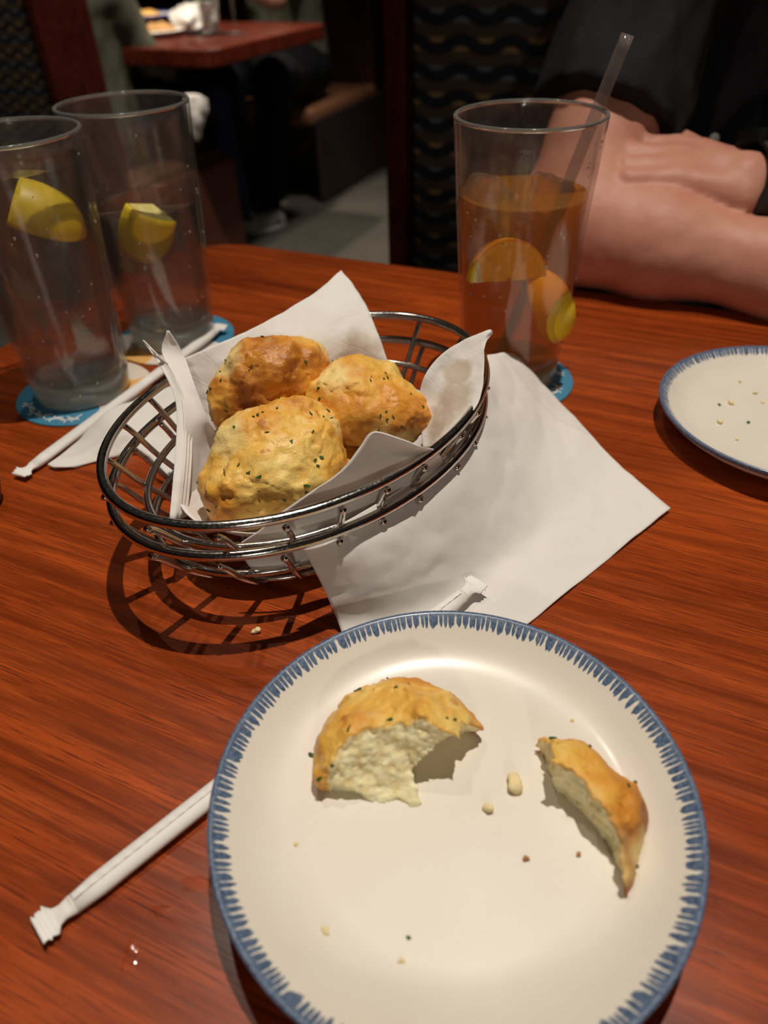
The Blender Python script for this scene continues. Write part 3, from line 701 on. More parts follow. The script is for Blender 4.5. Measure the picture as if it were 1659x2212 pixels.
HG, RR_, RB_ = .180, .0476, .0350; ZB = .0017
def rout(z): return RB_+(RR_-RB_)*(z/HG)**.92
def glass(c, level, label, gm, liq, liqname):
    t = thing('drinking_glass', (c[0], c[1], ZB), label, 'glass')
    zs = np.linspace(.018, HG-.002, 22)
    pr = [(rout(0)-.0022, .0005), (rout(.003), .003)]+[(rout(z), z) for z in zs]+[(rout(HG)-.0006, HG-.0003), (rout(HG)-.0014, HG+.0002), (rout(HG)-.0024, HG-.001)]
    pr += [(rout(z)-.0026, z) for z in zs[::-1]]+[(rout(.016)-.005, .0165), (0, .0162)]
    mesh_obj('glass_wall', *lathe(pr, 96, (c[0], c[1], ZB)), mat=gm, parent=t)
    mesh_obj('rolled_rim', *tube([(c[0]+(rout(HG)-.0012)*math.cos(a), c[1]+(rout(HG)-.0012)*math.sin(a), ZB+HG) for a in np.linspace(0, 2*math.pi, 97)[:-1]], .0014, 8, True), mat=RIMGLASS, parent=t)
    b = [(0, 0), (rout(0)-.004, 0), (rout(0)-.0012, .0009), (rout(.003)-.0004, .0032), (rout(.013)-.0004, .0135), (rout(.015)-.003, .0152), (0, .0156)]
    mesh_obj('thick_base', *lathe(b, 96, (c[0], c[1], ZB)), mat=GLASSBASE, parent=t)
    zl = np.linspace(.020, level, 14)
    lp = [(0, .0172), (rout(.018)-.0055, .0174)]+[(rout(z)-.0030, z) for z in zl]+[(rout(level)-.0032, level+.0006), (rout(level)-.0048, level), (0, level)]
    mesh_obj(liqname, *lathe(lp, 96, (c[0], c[1], ZB)), mat=liq, parent=t)
    # beads of water that sparkle along the rim and wall
    rs = np.random.RandomState(int(abs(c[0])*1e4)); parts = []
    for k in range(46):
        a = rs.uniform(math.pi, 2*math.pi); z = HG*rs.uniform(.08, .97); r = rs.uniform(.0004, .0010)
        v, f = lathe([(0, r*.6), (r*.7, r*.4), (r, 0), (r*.7, -r*.8), (0, -r*1.2)], 8)
        n = np.array([math.cos(a), math.sin(a), 0]); parts.append((v*[1, 1, 1.3]+np.array([c[0], c[1], ZB+z])+n*(rout(z)+.0001), f))
    v, f = join(parts); o = mesh_obj('condensation_beads', v, f, GLASSBASE, parent=t); tag(o, kind='stuff')
    return t
glass(GT, .134, 'tall glass of iced tea with lemon and a clear straw', GLASS_T, TEA, 'iced_tea')
glass(GM, .112, 'tall water glass filled just over halfway, behind the fuller one', GLASS, WATER, 'water')
glass(GL, .163, 'tall water glass filled nearly to the brim on blue and orange coaster', GLASS, WATER, 'water')

def lemon(c, r, half, R, label, umax=1.0):
    """a lemon wedge: a sector of a lemon cut lengthwise (and across at umax), rind outside, pulp inside"""
    c = np.array(c, float); t = thing('lemon_wedge', tuple(c), label, 'lemon')
    n, m = 14, 12; hw = math.radians(half); S_ = []
    for i in range(m+1):
        u = -1+(umax+1)*i/m; S_.append((r*math.sqrt(max(0, 1-u*u*.985)), u*r*1.35))
    def arc(scale):
        return np.array([(rad*scale*math.cos(a), rad*scale*math.sin(a), z*(.9+.1*scale)) for rad, z in S_ for a in np.linspace(-hw, hw, n+1)])
    Rm = np.array(R); V = arc(1.0); Vi = arc(.88); g = lambda i, j: i*(n+1)+j; N_ = len(V); Fr = []
    for i in range(m):
        for j in range(n):
            Fr.append((g(i, j), g(i, j+1), g(i+1, j+1), g(i+1, j))); Fr.append((N_+g(i, j), N_+g(i+1, j), N_+g(i+1, j+1), N_+g(i, j+1)))
        for j, s_ in ((0, 1), (n, -1)):
            q = (g(i, j), g(i+1, j), N_+g(i+1, j), N_+g(i, j)); Fr.append(q if s_ > 0 else q[::-1])
    for j in range(n): Fr.append((g(m, j), g(m, j+1), N_+g(m, j+1), N_+g(m, j)))
    mesh_obj('rind', np.concatenate([V, Vi])@Rm.T+c, Fr, RIND, parent=t)
    Vp = list(arc(.875)); core = len(Vp); Vp += [(0, 0, z*.98) for rad, z in S_]; Fp = []
    for i in range(m):
        for j in range(n): Fp.append((g(i, j), g(i, j+1), g(i+1, j+1), g(i+1, j)))
        Fp.append((g(i, 0), g(i+1, 0), core+i+1, core+i)); Fp.append((g(i, n), core+i, core+i+1, g(i+1, n)))
    Fp.append(tuple(g(m, j) for j in range(n+1))+(core+m,))
    mesh_obj('pulp', np.array(Vp)@Rm.T+c, Fp, PULP, parent=t, smooth=False)
    return t
def in_glass(G, px, py, off): # point inside a glass seen at a pixel, 'off' metres behind the axis plane
    return PY(px, py, G[1]+off)
def lemon_half_slice(c, r, th, R, label):
    """half a lemon wheel: rind arc, pith, pulp segments"""
    c = np.array(c, float); R = np.array(R); t = thing('lemon_slice', tuple(c), label, 'lemon'); n = 28
    def sector(r0, r1, a0, a1, h, nm, m):
        V = []; k = max(4, int(n*(a1-a0)/math.pi))
        for i in range(k+1):
            a = a0+(a1-a0)*i/k
            for rr, y in ((r0, -h), (r1, -h), (r1, h), (r0, h)): V.append((rr*math.cos(a), y, rr*math.sin(a)))
        Fc = []
        for i in range(k):
            for j in range(4): Fc.append((4*i+j, 4*i+(j+1) % 4, 4*i+4+(j+1) % 4, 4*i+4+j))
        Fc += [(3, 2, 1, 0), (4*k, 4*k+1, 4*k+2, 4*k+3)]
        mesh_obj(nm, np.array(V)@R.T+c, Fc, m, parent=t, smooth=False)
    sector(r*.93, r, 0, math.pi, th, 'rind', RIND); sector(r*.86, r*.93, 0, math.pi, th, 'pith', PITH); sector(r*.05, r*.86, 0.0, math.pi, th*.92, 'pith', PITH)
    for k in range(4): sector(r*.12, r*.84, math.pi*(k+.06)/4, math.pi*(k+.94)/4, th*1.02, 'pulp_segment', PULP)
    return t
lemon(in_glass(GL, 70, 470, -.014), .0240, 46, rot('Z', 12)@rot('Y', -62)@rot('Z', -50), 'lemon wedge floating in the nearly full water glass', .35)
lemon(in_glass(GM, 322, 470, -.016), .0250, 52, rot('Y', 28)@rot('X', 6)@rot('Z', -80), 'lemon wedge floating in the half-full water glass', .35)
lemon_half_slice(in_glass(GT, 1094, 604, -.020), .0265, .0050, rot('X', -12)@rot('Z', 8), 'lemon half-slice arched beneath the iced tea surface')
lemon(in_glass(GT, 1172, 660, -.010), .0225, 45, rot('Y', -25)@rot('Z', -70), 'lemon wedge sunk deep beside the tea glass wall')
def ice(px, py, G, off, s, R, label):
    c = in_glass(G, px, py, off); R = np.array(R)
    fn = lambda p: np.linalg.norm(np.maximum(np.abs((p-c)@R)-s*.62, 0), axis=-1)-s*.36+fbm(p, 90, 2, px)*.0012
    V, Fc = nets(fn, c-s*1.9, c+s*1.9, .0012); o = mesh_obj('ice_cube', V, Fc, ICE); return tag(o, label, 'ice', 'ice cubes in the iced tea')
ice(1048, 434, GT, -.004, .0135, RM(20, 15, 30), 'clear ice cube floating in the iced tea'); ice(1185, 426, GT, .006, .0125, RM(-15, 30, 10), 'clear ice cube floating in the iced tea')
ice(1120, 480, GT, .012, .0130, RM(40, 10, 50), 'clear ice cube floating in the iced tea')
# clear straw leaning on the rim of the tea glass
sb = np.array([.092, .500, .022]); sr = np.array([.1412, .503, .1835]); sd_ = (sr-sb)/np.linalg.norm(sr-sb); se = sr+sd_*.040
V1, F1 = tube(np.linspace(sb, se, 24), .0040, 20, cap=False); V2, F2 = tube(np.linspace(sb, se, 24), .0035, 20, cap=False)
ends = [(j, (j+1) % 20, 480+(j+1) % 20, 480+j) for j in range(20)]+[(460+j, 940+j, 940+(j+1) % 20, 460+(j+1) % 20) for j in range(20)]
st = mesh_obj('drinking_straw', np.concatenate([V1, V2]), F1+[tuple(480+k for k in q[::-1]) for q in F2]+ends, PLASTIC); tag(st, 'clear plastic straw leaning in the iced tea glass', 'straw')

# ------------------------------------------------------------------ person across the table
def spine(p, L, k=.02):
    d = None
    for a, b, ra, rb in L:
        e = rcone(p, a, b, ra, rb); d = e if d is None else smin(d, e, k)
    return d
ELB = np.array([.190, .705, .050]); FWR = np.array([.350, .607, .034]); SHO = np.array([.350, 1.02, .330])
ARM_R = [(ELB, ELB*.6+FWR*.4, .048, .044), (ELB*.6+FWR*.4, FWR, .044, .034), (FWR, FWR+np.array([.11, -.05, -.004]), .034, .030), (ELB, ELB*.5+SHO*.5, .050, .056), (ELB*.5+SHO*.5, SHO, .056, .068)]
KN = [PY(1382, 313, .728), PY(1362, 334, .710), PY(1354, 360, .692), PY(1358, 388, .676)]      # knuckles
WRI = PY(1606, 398, .668); ARM_L2 = np.array([.50, .70, .10]); SHO2 = np.array([.70, 1.0, .33])
def body(p):
    d = spine(p, ARM_R, .03)
    t = ellip(p, (.50, 1.03, .10), (.235, .125, .46)); t = smin(t, rcone(p, SHO, SHO2, .07, .07), .06); t = smin(t, rcone(p, (.5, 1.02, .38), (.5, 1.0, .52), .06, .055), .03)
    d = smin(d, t, .03)
    hand = rcone(p, WRI, WRI+np.array([.12, .02, -.026]), .027, .036)
    hand = smin(hand, rcone(p, WRI+np.array([.12, .02, -.026]), np.array([.62, .80, .08]), .039, .045), .02)
    hand = smin(hand, rcone(p, np.array([.62, .80, .08]), SHO2, .046, .066), .03)
    for i, k in enumerate(KN):
        w = WRI+np.array([-.006, .020-.011*i, (.006-.004*i)])
        mc = smin(rcone(p, w, w*.4+k*.6+np.array([.004, .004, .001]), .0200, .0150), rcone(p, w*.4+k*.6+np.array([.004, .004, .001]), k, .0140, .0100), .005)
        hand = smin(hand, mc, .0045)
        f1 = k+np.array([-.008, .006, -.024]); f2 = f1+np.array([.020, .004, -.010])
        fg = np.minimum(rcone(p, k, f1, .0098, .0090), rcone(p, f1, f2, .0090, .0082)); hand = smin(hand, fg, .0015)
    th = rcone(p, WRI+np.array([-.020, .012, .012]), KN[0]+np.array([.045, .034, -.004]), .014, .0115)
    th = smin(th, rcone(p, KN[0]+np.array([.045, .034, -.004]), KN[0]+np.array([.016, .045, -.012]), .0110, .0090), .005); hand = smin(hand, th, .008)
    d = smin(d, hand, .0015)
    return d+fbm(p, 60, 2, 3.3)*.0006
V, Fc = nets(body, (.06, .50, -.38), (.90, 1.22, .60), .0034)
per = thing('person', (.5, 1.0, -.30), 'person in black shirt with folded forearms resting on the table edge', 'person')
mesh_obj('body', V, Fc, SKIN, parent=per)
HEMC = ELB*.75+SHO*.25; HD = (SHO-ELB)/np.linalg.norm(SHO-ELB); HN = HD*.85+np.array([.22, -.05, .30]); HN /= np.linalg.norm(HN)
def shirt(p):
    sl = rcone(p, ELB*.80+SHO*.20, SHO, .070, .090)
    hem = -((p-HEMC)@HN)                 # cut the sleeve above the elbow
    sl = smax(sl, hem, .006)
    t = ellip(p, (.50, 1.03, .10), (.252, .140, .475)); t = smin(t, rcone(p, SHO, SHO2, .086, .086), .07)
    d = smin(sl, t, .035)
    s2 = smax(rcone(p, np.array([.62, .80, .08])*.7+SHO2*.3, SHO2, .066, .084), -((p-(np.array([.62, .80, .08])*.65+SHO2*.35))@np.array([.1, .5, .8])), .006)
    d = smin(d, s2, .03)
    q = p@np.array([[.9, 0, .3], [0, 1, 0], [-.4, 0, .9]])
    d = d+(np.abs(fbm(q*[1.7, 1, .45], 15, 2, 6.1))-.3)*.016+fbm(q*[1.4, 1, .4], 42, 2, 2.2)*.0022
    return d
V, Fc = nets(shirt, (.06, .62, -.38), (.92, 1.26, .48), .004)
mesh_obj('shirt', V, Fc, BLACKCLOTH, parent=per)
LG = [((.40, 1.00, -.19), (.25, .66, -.17), .085, .065), ((.25, .66, -.17), (.27, .70, -.66), .065, .045), ((.58, .98, -.19), (.50, .62, -.17), .085, .065), ((.50, .62, -.17), (.52, .66, -.66), .065, .045), ((.40, 1.0, -.17), (.58, .98, -.17), .11, .11)]
V, Fc = nets(lambda p: spine(p, LG, .03)+fbm(p, 20, 2, 4.0)*.005, (.10, .48, -.74), (.74, 1.16, .0), .009)
mesh_obj('trousers', V, Fc, BLACKPANT, parent=per)
for fx, fy in ((.27, .70), (.52, .66)):
    hl = np.array([fx, fy, -.712]); to = hl-AV*.17
    V, Fc = nets(lambda p: np.maximum(smin(rcone(p, hl, to, .038, .034), rcone(p, hl, hl+np.array([0, 0, .05]), .036, .040), .03), -.748-p[..., 2]), np.minimum(hl, to)-.06, np.maximum(hl, to)+.11, .007); mesh_obj('shoe', V, Fc, BLACKPANT, parent=per)
# front opening of the overshirt with a darker undershirt, and a button
def placket():
    rows = []
    for z in np.linspace(.36, -.12, 9):
        rows.append([np.array([x, 1.03-.140*math.sqrt(max(.05, 1-((x-.5)/.252)**2-((z-.10)/.475)**2))-.016-.004*math.sin(x*90), z]) for x in np.linspace(.432, .60, 7)])
    return rows
mesh_obj('undershirt_panel', *sheet(placket(), 40, 24, .003, .002, 14, 1.2, world=True), mat=BLACKER, parent=per)
bt = lathe([(0, .0012), (.0045, .0012), (.0055, .0004), (.0055, -.001), (0, -.001)], 16)
mesh_obj('button', bt[0]@rot('X', 80).T+np.array([PY(1543, 300, .868)]), bt[1], simple('button', (.35, .33, .31), .3), parent=per)
# watch on the wrist
wt = link(bpy.data.objects.new('wristwatch', None)); wt.parent = per; WC = WRI+np.array([.008, .001, -.001]); WLOC[wt.name] = tuple(WC); wt.location = WC-np.array(per.location)
ax = np.array([.12, .02, -.03]); ax /= np.linalg.norm(ax); e1 = np.cross(ax, (0, 0, 1.)); e1 /= np.linalg.norm(e1); e2 = np.cross(e1, ax)
def band(w, r0, r1, nm, m):
    n = 40; V = []; Fc = []
    for k in range(n):
        a = 2*math.pi*k/n; dr = np.cos(a)*e1+np.sin(a)*e2
        for x, r in ((-w, r0), (-w*.9, r1), (w*.9, r1), (w, r0)): V.append(WC+ax*x+dr*r)
    for k in range(n):
        q = (k+1) % n
        for j in range(4): Fc.append((4*k+j, 4*q+j, 4*q+(j+1) % 4, 4*k+(j+1) % 4))
    return mesh_obj(nm, V, Fc, m, parent=wt)
BLK = simple('watch_rubber', (.010, .010, .011), .5); band(.0115, .0310, .0350, 'strap', BLK)
dn_ = (-e1*.35+e2*.93); dn_ /= np.linalg.norm(dn_); cs = np.cross(dn_, ax)
def wcase(h0, h1, hw, m, nm):
    V = []; 
    for h in (h0, h1):
        for k in range(24):
            a = 2*math.pi*k/24; c_, s_ = math.cos(a), math.sin(a); q = (abs(c_)**4+abs(s_)**4)**(-.25); V.append(WC+dn_*h+ax*hw*1.15*q*c_+cs*hw*q*s_)
    Fc = [tuple(range(23, -1, -1)), tuple(range(24, 48))]+[(k, (k+1) % 24, 24+(k+1) % 24, 24+k) for k in range(24)]
    return mesh_obj(nm, V, Fc, m, parent=wt, smooth=False)
wcase(.030, .041, .0165, simple('watch_case', (.03, .03, .033), .25, Metallic=.8), 'case'); wcase(.041, .0418, .014, simple('watch_glass', (.004, .004, .006), .05), 'screen')

# ------------------------------------------------------------------ booth behind the person
def frame_obj(name, V, Fc, mat, org, parent=None):   # a mesh with axes along AU / AV so the weave follows the panel
    V = np.asarray(V, float); me = bpy.data.meshes.new(name); me.from_pydata(V.tolist(), [], [list(f) for f in Fc]); me.materials.append(mat)
    o = link(bpy.data.objects.new(name, me)); o.rotation_euler = (0, 0, ANG); org = np.array(org, float)
    if parent is not None: o.parent = parent; o.location = org-np.array(parent.location)
    else: o.location = org
    return o
BO = PY(870, 300, 1.13)*[1, 1, 0]; BO[2] = 0
bn = thing('booth_bench', (BO[0]+.5, BO[1]-.2, -.75), 'booth bench with wavy patterned upholstery behind the person in black', 'bench')
bevel(frame_obj('backrest', *box(.012, 1.4, 0, .09, -.72, .55), FABRIC, BO, bn), .012, 4)
bevel(frame_obj('wood_end', *box(-.022, .010, -.012, .11, -.75, .58), WOOD_DARK, BO, bn), .004)
bevel(frame_obj('seat_cushion', *box(.012, 1.4, -.50, .0, -.40, -.30), FABRIC, BO, bn), .02, 4)
bevel(frame_obj('seat_base', *box(.012, 1.4, -.46, .0, -.75, -.40), BENCHWOOD, BO, bn), .004)

# ------------------------------------------------------------------ neighbouring booth
EP = np.array([-.23, 3.65, 0])                       # a point on the line of bench ends
def onend(px, py):                                   # where a pixel's ray meets the vertical plane of the bench ends
    d = ray(px, py); n = AU; t_ = ((EP-CAMP)@n)/(d@n); return CAMP+d*t_
E0 = onend(75, 0); E1 = onend(180, 0); Elo = onend(235, 200)
vpos = lambda P: (P-EP)@AV
v0, v1, v2 = vpos(E0), vpos(E1), vpos(Elo)
bnB = thing('booth_bench', tuple(EP+AV*(v0+.3)+np.array([-.4*AU[0], -.4*AU[1], -.75])), 'red-brown booth bench on which the diner in olive sits', 'bench')
seatv = vpos(onend(505, 350))
bevel(frame_obj('divider_end', *extrude_poly([(-.03, v0-.01), (0, v0-.01), (0, v1+.015), (-.03, v1+.015)], -.75, .45), WOOD_DARK, EP, bnB), .004)
bevel(frame_obj('backrest', *box(-1.2, -.03, v0, v1, -.5, .42), FABRIC, EP, bnB), .01)
bevel(frame_obj('seat_end', *box(-.03, .012, v1, seatv, -.75, -.385), simple('bench_end_wood', (.13, .036, .02), .5), EP, bnB), .02, 4)
bevel(frame_obj('seat_cushion', *box(-1.2, -.03, v1, seatv-.02, -.44, -.36), simple('bench_leather', (.16, .062, .03), .5), EP, bnB), .02, 4)
bevel(frame_obj('seat_base', *box(-1.2, -.03, v1, seatv-.06, -.75, -.44), BENCHWOOD, EP, bnB), .004)
c0 = 0.0; c1 = vpos(onend(850, 350))
bnC = thing('booth_bench', tuple(EP+AV*.4+np.array([-.4*AU[0], -.4*AU[1], -.75])), 'dark booth bench with tan seat facing the olive-shirted diner', 'bench')
bevel(frame_obj('seat_end', *box(-.03, .0, c0, c1+.3, -.75, -.385), simple('bench_dark_wood', (.026, .011, .009), .6), EP, bnC), .02, 4)
bevel(frame_obj('seat_cushion', *box(-1.2, -.012, c0-.03, c1-.15, -.42, -.345), simple('bench_tan_leather', (.20, .085, .04), .5), EP, bnC), .03, 4)
bevel(frame_obj('backrest', *box(-1.2, -.03, c1-.15, c1+.02, -.42, .4), BENCHWOOD, EP, bnC), .01)

# its table
TC = U(455, 108, 0); TR = U(700, 50, 0); Lt = np.linalg.norm((TR-TC)[:2])
ft = thing('dining_table', (TC[0]-.4, TC[1]+.5, -.75), 'dark red dining table of the neighbouring booth, crowded with dishes', 'table')
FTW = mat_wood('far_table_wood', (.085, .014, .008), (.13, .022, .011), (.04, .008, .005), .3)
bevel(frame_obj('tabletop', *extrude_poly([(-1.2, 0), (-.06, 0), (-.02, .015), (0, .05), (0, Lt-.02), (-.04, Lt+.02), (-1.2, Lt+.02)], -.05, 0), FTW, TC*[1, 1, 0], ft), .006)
bevel(frame_obj('pedestal', *box(-.55, -.40, Lt*.5-.06, Lt*.5+.06, -.75, -.05), simple('iron_pedestal', (.03, .028, .025), .5), TC*[1, 1, 0], ft), .01)
FPLATE = simple('far_dish_white', (.70, .66, .60), .3); FBLUE = simple('far_dish_blue', (.05, .08, .35), .3); FOOD = simple('pasta_sauce', (.75, .42, .10), .5); FOODB = simple('fried_food', (.45, .24, .08), .6)
def fplate(px, py, r, label, rim=FPLATE, z=0.0, food=FOOD, nf=7):
    c = U(px, py, z+.01); t = thing('dinner_plate', (c[0], c[1], z), label, 'plate')
    mesh_obj('dish', *lathe([(0, .004), (r*.65, .004), (r*.9, .014), (r, .018), (r*.98, .014), (r*.65, 0), (0, 0)], 40, (c[0], c[1], z)), mat=FPLATE, parent=t)
    mesh_obj('rim_band', *tube([(c[0]+r*.98*math.cos(a), c[1]+r*.98*math.sin(a), z+.0175) for a in np.linspace(0, 2*math.pi, 41)[:-1]], .004, 6, True), mat=rim, parent=t)
    rs = np.random.RandomState(int(px)); 
    cc = [np.array([c[0], c[1], z+.014])+np.append(rs.uniform(-.45, .45, 2)*r, 0) for _ in range(nf)]
    fn = lambda p: np.minimum.reduce([ellip(p, q, (.045, .038, .02)) for q in cc])+fbm(p, 50, 2, px)*.005
    V, Fc = nets(fn, np.array([c[0]-r, c[1]-r, z+.006]), np.array([c[0]+r, c[1]+r, z+.055]), .006); f = mesh_obj('leftover_food', V, Fc, food); tag(f, 'pile of leftover food on the '+label.split(' on ')[0], 'food'); f.name = 'leftover_food'
    return t
fplate(330, 70, .115, 'shallow white plate on the far table nearest its edge', FPLATE, 0, FOODB)
fplate(318, 36, .12, 'blue-rimmed white plate on the far table behind the shallow one', FBLUE, .012, FOOD)
def fglass(px, py, r, h, label):
    c = U(px, py, .0); t = thing('drinking_glass', (c[0], c[1], 0), label, 'glass')
    mesh_obj('glass_wall', *lathe([(0, .001), (r*.8, .001), (r, h), (r*.94, h), (r*.74, .012), (0, .012)], 32, (c[0], c[1], 0)), mat=GLASS, parent=t)
    mesh_obj('water', *lathe([(0, .013), (r*.72, .013), (r*.83, h*.6), (0, h*.6)], 32, (c[0], c[1], 0)), mat=WATER, parent=t); return t
fglass(458, 72, .038, .14, 'stout water tumbler on the neighbouring dark red table')
c = U(510, 74, 0); wg = thing('wine_glass', (c[0], c[1], 0), 'stemmed wine glass on the neighbouring dark red table', 'glass')
mesh_obj('foot', *lathe([(0, .0005), (.040, .0005), (.040, .0025), (.006, .006), (0, .006)], 32, (c[0], c[1], 0)), mat=GLASS, parent=wg)
mesh_obj('stem', *lathe([(.0, .005), (.0045, .006), (.0035, .05), (.006, .115), (0, .117)], 16, (c[0], c[1], 0)), mat=GLASS, parent=wg)
mesh_obj('bowl', *lathe([(0, .115), (.02, .122), (.038, .15), (.04, .18), (.033, .22), (.032, .22), (.0385, .18), (.0365, .151), (.019, .124), (0, .1175)], 32, (c[0], c[1], 0)), mat=GLASS, parent=wg)
k0 = U(405, 84, .002); kn = mesh_obj('table_knife', *join([tube([k0, k0+AU*.10+AV*.01], [.007, .008], 8), tube([k0+AU*.10+AV*.01, k0+AU*.21+AV*.02], [.006, .003], 8)]), mat=simple('dark_handle', (.02, .018, .018), .4)); kn.location.z = .0085; tag(kn, 'dark-handled knife lying on the neighbouring dark red table', 'knife')
fn_ = mesh_obj('napkin', *sheet([[(362, 30, .03), (400, 10, .05), (430, 8, .05)], [(372, 50, .02), (405, 35, .05), (438, 30, .03)], [(385, 72, .002), (412, 66, .01), (440, 62, .002)]], 24, 24, .002, .012, 18, 3.0), mat=PAPER); tag(fn_, 'crumpled white napkin between dishes and tumbler on the far table', 'napkin')

# diners at the neighbouring table (heads are above the picture)
def W3(u, v, z): return EP+AU*u+AV*v+np.array([0, 0, z])
sv = seatv
def dinerA():
    su = -.20; hip = W3(su, v1+.20, -.24); kn1 = W3(su+.06, sv+.12, -.22); ft1 = W3(su+.10, sv+.15, -.68); kn2 = W3(su-.18, sv+.12, -.22); ft2 = W3(su-.18, sv+.05, -.68)
    pants = [(hip, kn1, .09, .066), (kn1, ft1, .066, .045), (hip-AU*.12, kn2, .09, .066), (kn2, ft2, .066, .045)]
    top = W3(su-.06, v1+.16, .36)
    tor = [(hip-AU*.06+np.array([0, 0, .02]), top-np.array([0, 0, .18]), .15, .165), (top-np.array([0, 0, .18]), top, .165, .12)]
    sh = W3(su+.10, v1+.17, .28); el = W3(su+.12, v1+.30, -.02); ha = W3(su-.02, sv+.0, -.13)
    arm = [(sh, el, .058, .05), (el, el*.55+ha*.45, .05, .046)]
    fore = [(el*.6+ha*.4, ha, .042, .030), (ha, ha+AV*.07, .032, .02)]
    return pants, tor, arm, fore, (ft1, ft2)
def build_diner(D, label, cloth, pant, shoe, seed):
    pants, tor, arm, fore, feet = D
    base = W3(0, 0, 0); allp = np.array([x for L in (pants, tor, arm, fore) for s in L for x in s[:2]]); lo = allp.min(0)-.22; hi = allp.max(0)+.22
    t = thing('person', (allp[:, 0].mean(), allp[:, 1].mean(), -.75), label, 'person')
    V, Fc = nets(lambda p: smin(smin(spine(p, fore, .02), spine(p, arm, .03)+.012, .02), spine(p, tor, .05)+.02, .03), lo, hi, .014); mesh_obj('body', V, Fc, SKIN2, parent=t)
    V, Fc = nets(lambda p: smin(spine(p, tor, .05), spine(p, arm, .03), .03)+fbm(p*[1, 1, .6], 16, 2, seed)*.012, lo, hi, .013); mesh_obj('shirt', V, Fc, cloth, parent=t)
    V, Fc = nets(lambda p: spine(p, pants, .03)+fbm(p, 18, 2, seed+2)*.008, lo, hi, .013); mesh_obj('trousers', V, Fc, pant, parent=t)
    for k, (f, dv) in enumerate(zip(feet, shoe[1])):
        dv = np.array(dv, float); heel = f*[1, 1, 0]+np.array([0, 0, -.715]); toe = heel+dv*.17
        fnS = lambda p: np.maximum(smin(smin(rcone(p, heel, toe, .038, .036), rcone(p, heel, heel+np.array([0, 0, .06]), .038, .042), .03), rcone(p, heel+dv*.08, toe, .04, .03), .02), -.742-p[..., 2])
        V, Fc = nets(fnS, np.minimum(heel, toe)-.1, np.maximum(heel, toe)+.14, .007); s = mesh_obj('shoe', V, Fc, shoe[0], parent=t)
        P = [heel+dv*u+np.cross(dv, (0, 0, 1))*w+np.array([0, 0, -.024]) for u, w in [(-.03, -.02), (.05, -.036), (.13, -.036), (.19, -.02), (.2, 0), (.19, .02), (.13, .036), (.05, .036), (-.03, .02), (-.04, 0)]]
        mesh_obj('sole', *tube(catmull(np.array(P+[P[0]]), 40)[:-1], .009, 8, True), mat=simple('sole_white', (.55, .53, .52), .6), parent=s)
        for q in range(3):
            x0 = heel+dv*(.06+.025*q)+np.array([0, 0, .038-.004*q]); sdv = np.cross(dv, (0, 0, 1)); mesh_obj('lace', *tube([x0-sdv*.022-np.array([0, 0, .006]), x0, x0+sdv*.022-np.array([0, 0, .006])], .0035, 6), mat=FPLATE, parent=s)
    return t
GREYSHOE = mat_cloth('grey_canvas', (.34, .32, .30)); BLACKSHOE = mat_cloth('black_canvas', (.012, .012, .014))
build_diner(dinerA(), 'diner in olive top and dark jeans seated at the neighbouring booth', OLIVE, DENIM, (GREYSHOE, (AV*.9+AU*.4, AV*.95-AU*.2)), 1.0)
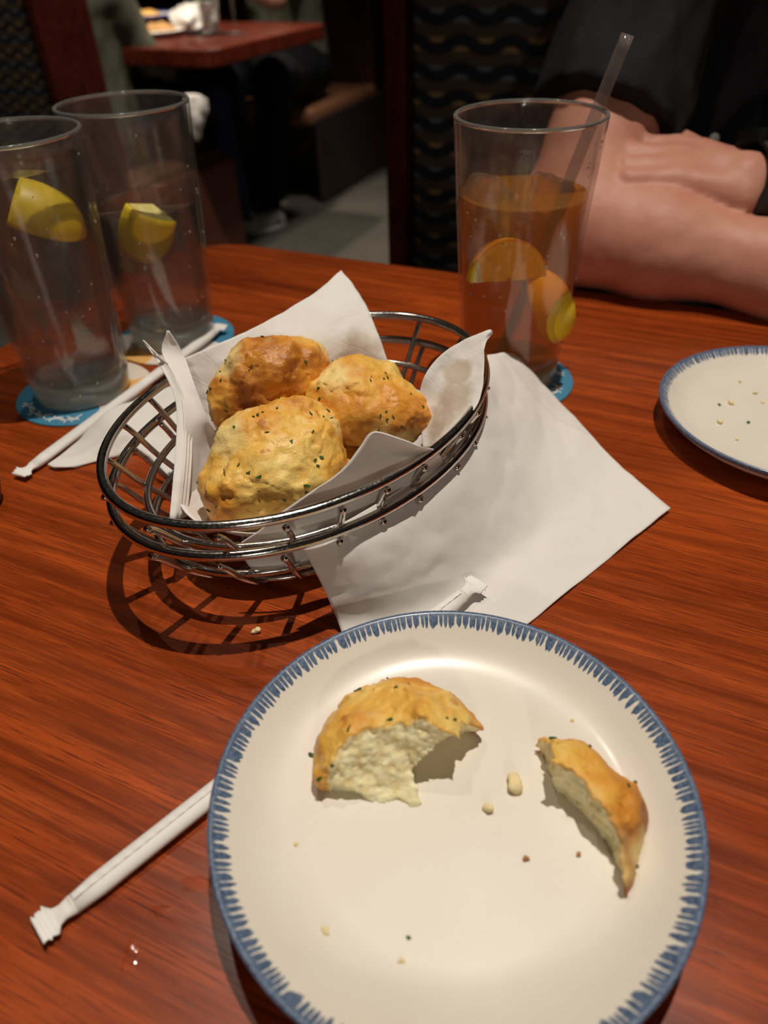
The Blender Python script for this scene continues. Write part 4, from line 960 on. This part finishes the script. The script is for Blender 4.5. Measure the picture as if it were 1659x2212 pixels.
def dinerB():
    su = -.16; b = c0; hip = W3(su, b+.22, -.22); kn1 = W3(su+.10, b-.22, -.20); kn2 = W3(su-.16, b-.22, -.20); ft1 = W3(su+.02, b-.26, -.68); ft2 = W3(su-.20, b-.22, -.68)
    pants = [(hip, kn1, .12, .085), (kn1, ft1, .085, .055), (hip-AU*.14, kn2, .12, .085), (kn2, ft2, .085, .055)]
    top = W3(su-.06, b+.16, .36); tor = [(hip-AU*.06, top-np.array([0, 0, .18]), .16, .17), (top-np.array([0, 0, .18]), top, .17, .12)]
    sh = W3(su+.10, b+.12, .28); el = W3(su+.10, b-.16, .075); ha = W3(su-.10, b-.30, .16)
    return pants, tor, [(sh, sh*.45+el*.55, .06, .055)], [(sh*.5+el*.5, el, .05, .045), (el, ha, .045, .03), (ha, ha-AV*.06, .03, .02)], (ft1, ft2)
build_diner(dinerB(), 'diner in black trousers facing the olive-shirted one across the far table', OLIVE, BLACKPANT, (BLACKSHOE, (-AV*.8+AU*.6, -AV)), 3.0)
lp = mesh_obj('napkin', *sheet([[PY(400, 203, 2.42), PY(428, 205, 2.40), PY(448, 215, 2.40)], [PY(402, 240, 2.40), PY(428, 240, 2.38), PY(449, 238, 2.40)], [PY(410, 275, 2.40), PY(425, 278, 2.38), PY(440, 262, 2.40)], [PY(420, 300, 2.40), PY(426, 302, 2.39), PY(432, 296, 2.40)]], 20, 20, .004, .006, 20, 2.0, world=True), mat=PAPER); tag(lp, 'white napkin hanging over the knee of the diner in jeans', 'napkin')

# ------------------------------------------------------------------ small things on our table
dc = U(-54, 1092, 0); dk = thing('sauce_dish', tuple(dc), 'dark grey round sauce dish beside the wrapped straw tip', 'dish')
mesh_obj('bowl', *lathe([(0, 0), (.014, 0), (.016, .001), (.0195, .014), (.0205, .018), (.0195, .0185), (.0180, .0150), (.0145, .004), (0, .0035)], 40, tuple(dc)), mat=simple('dark_glaze', (.03, .03, .03), .35), parent=dk)
for i, (x, y, rx, ry) in enumerate([(348, 1968, .0034, .0022), (430, 1908, .0075, .0026), (282, 2062, .0030, .0062)]):
    c = U(x, y, 0); V, Fc = lathe([(0, .0004), (.5, .00036), (.85, .0002), (1, .00002)], 24)
    a = np.arctan2(V[:, 1], V[:, 0]); V[:, :2] *= (1+.22*np.sin(3*a+i)+.12*np.sin(5*a))[:, None]; V = V*[rx, ry, 1]+c+[0, 0, .0001]
    o = mesh_obj('water_drop', V, Fc, WATER); tag(o, ('small rounded water drop on the wood below the wrapped straw', 'broad water smear on the wood touching the torn-biscuit plate', 'narrow streak of spilled water on the wood near the straw tip')[i], 'water', 'water smears by the plate')
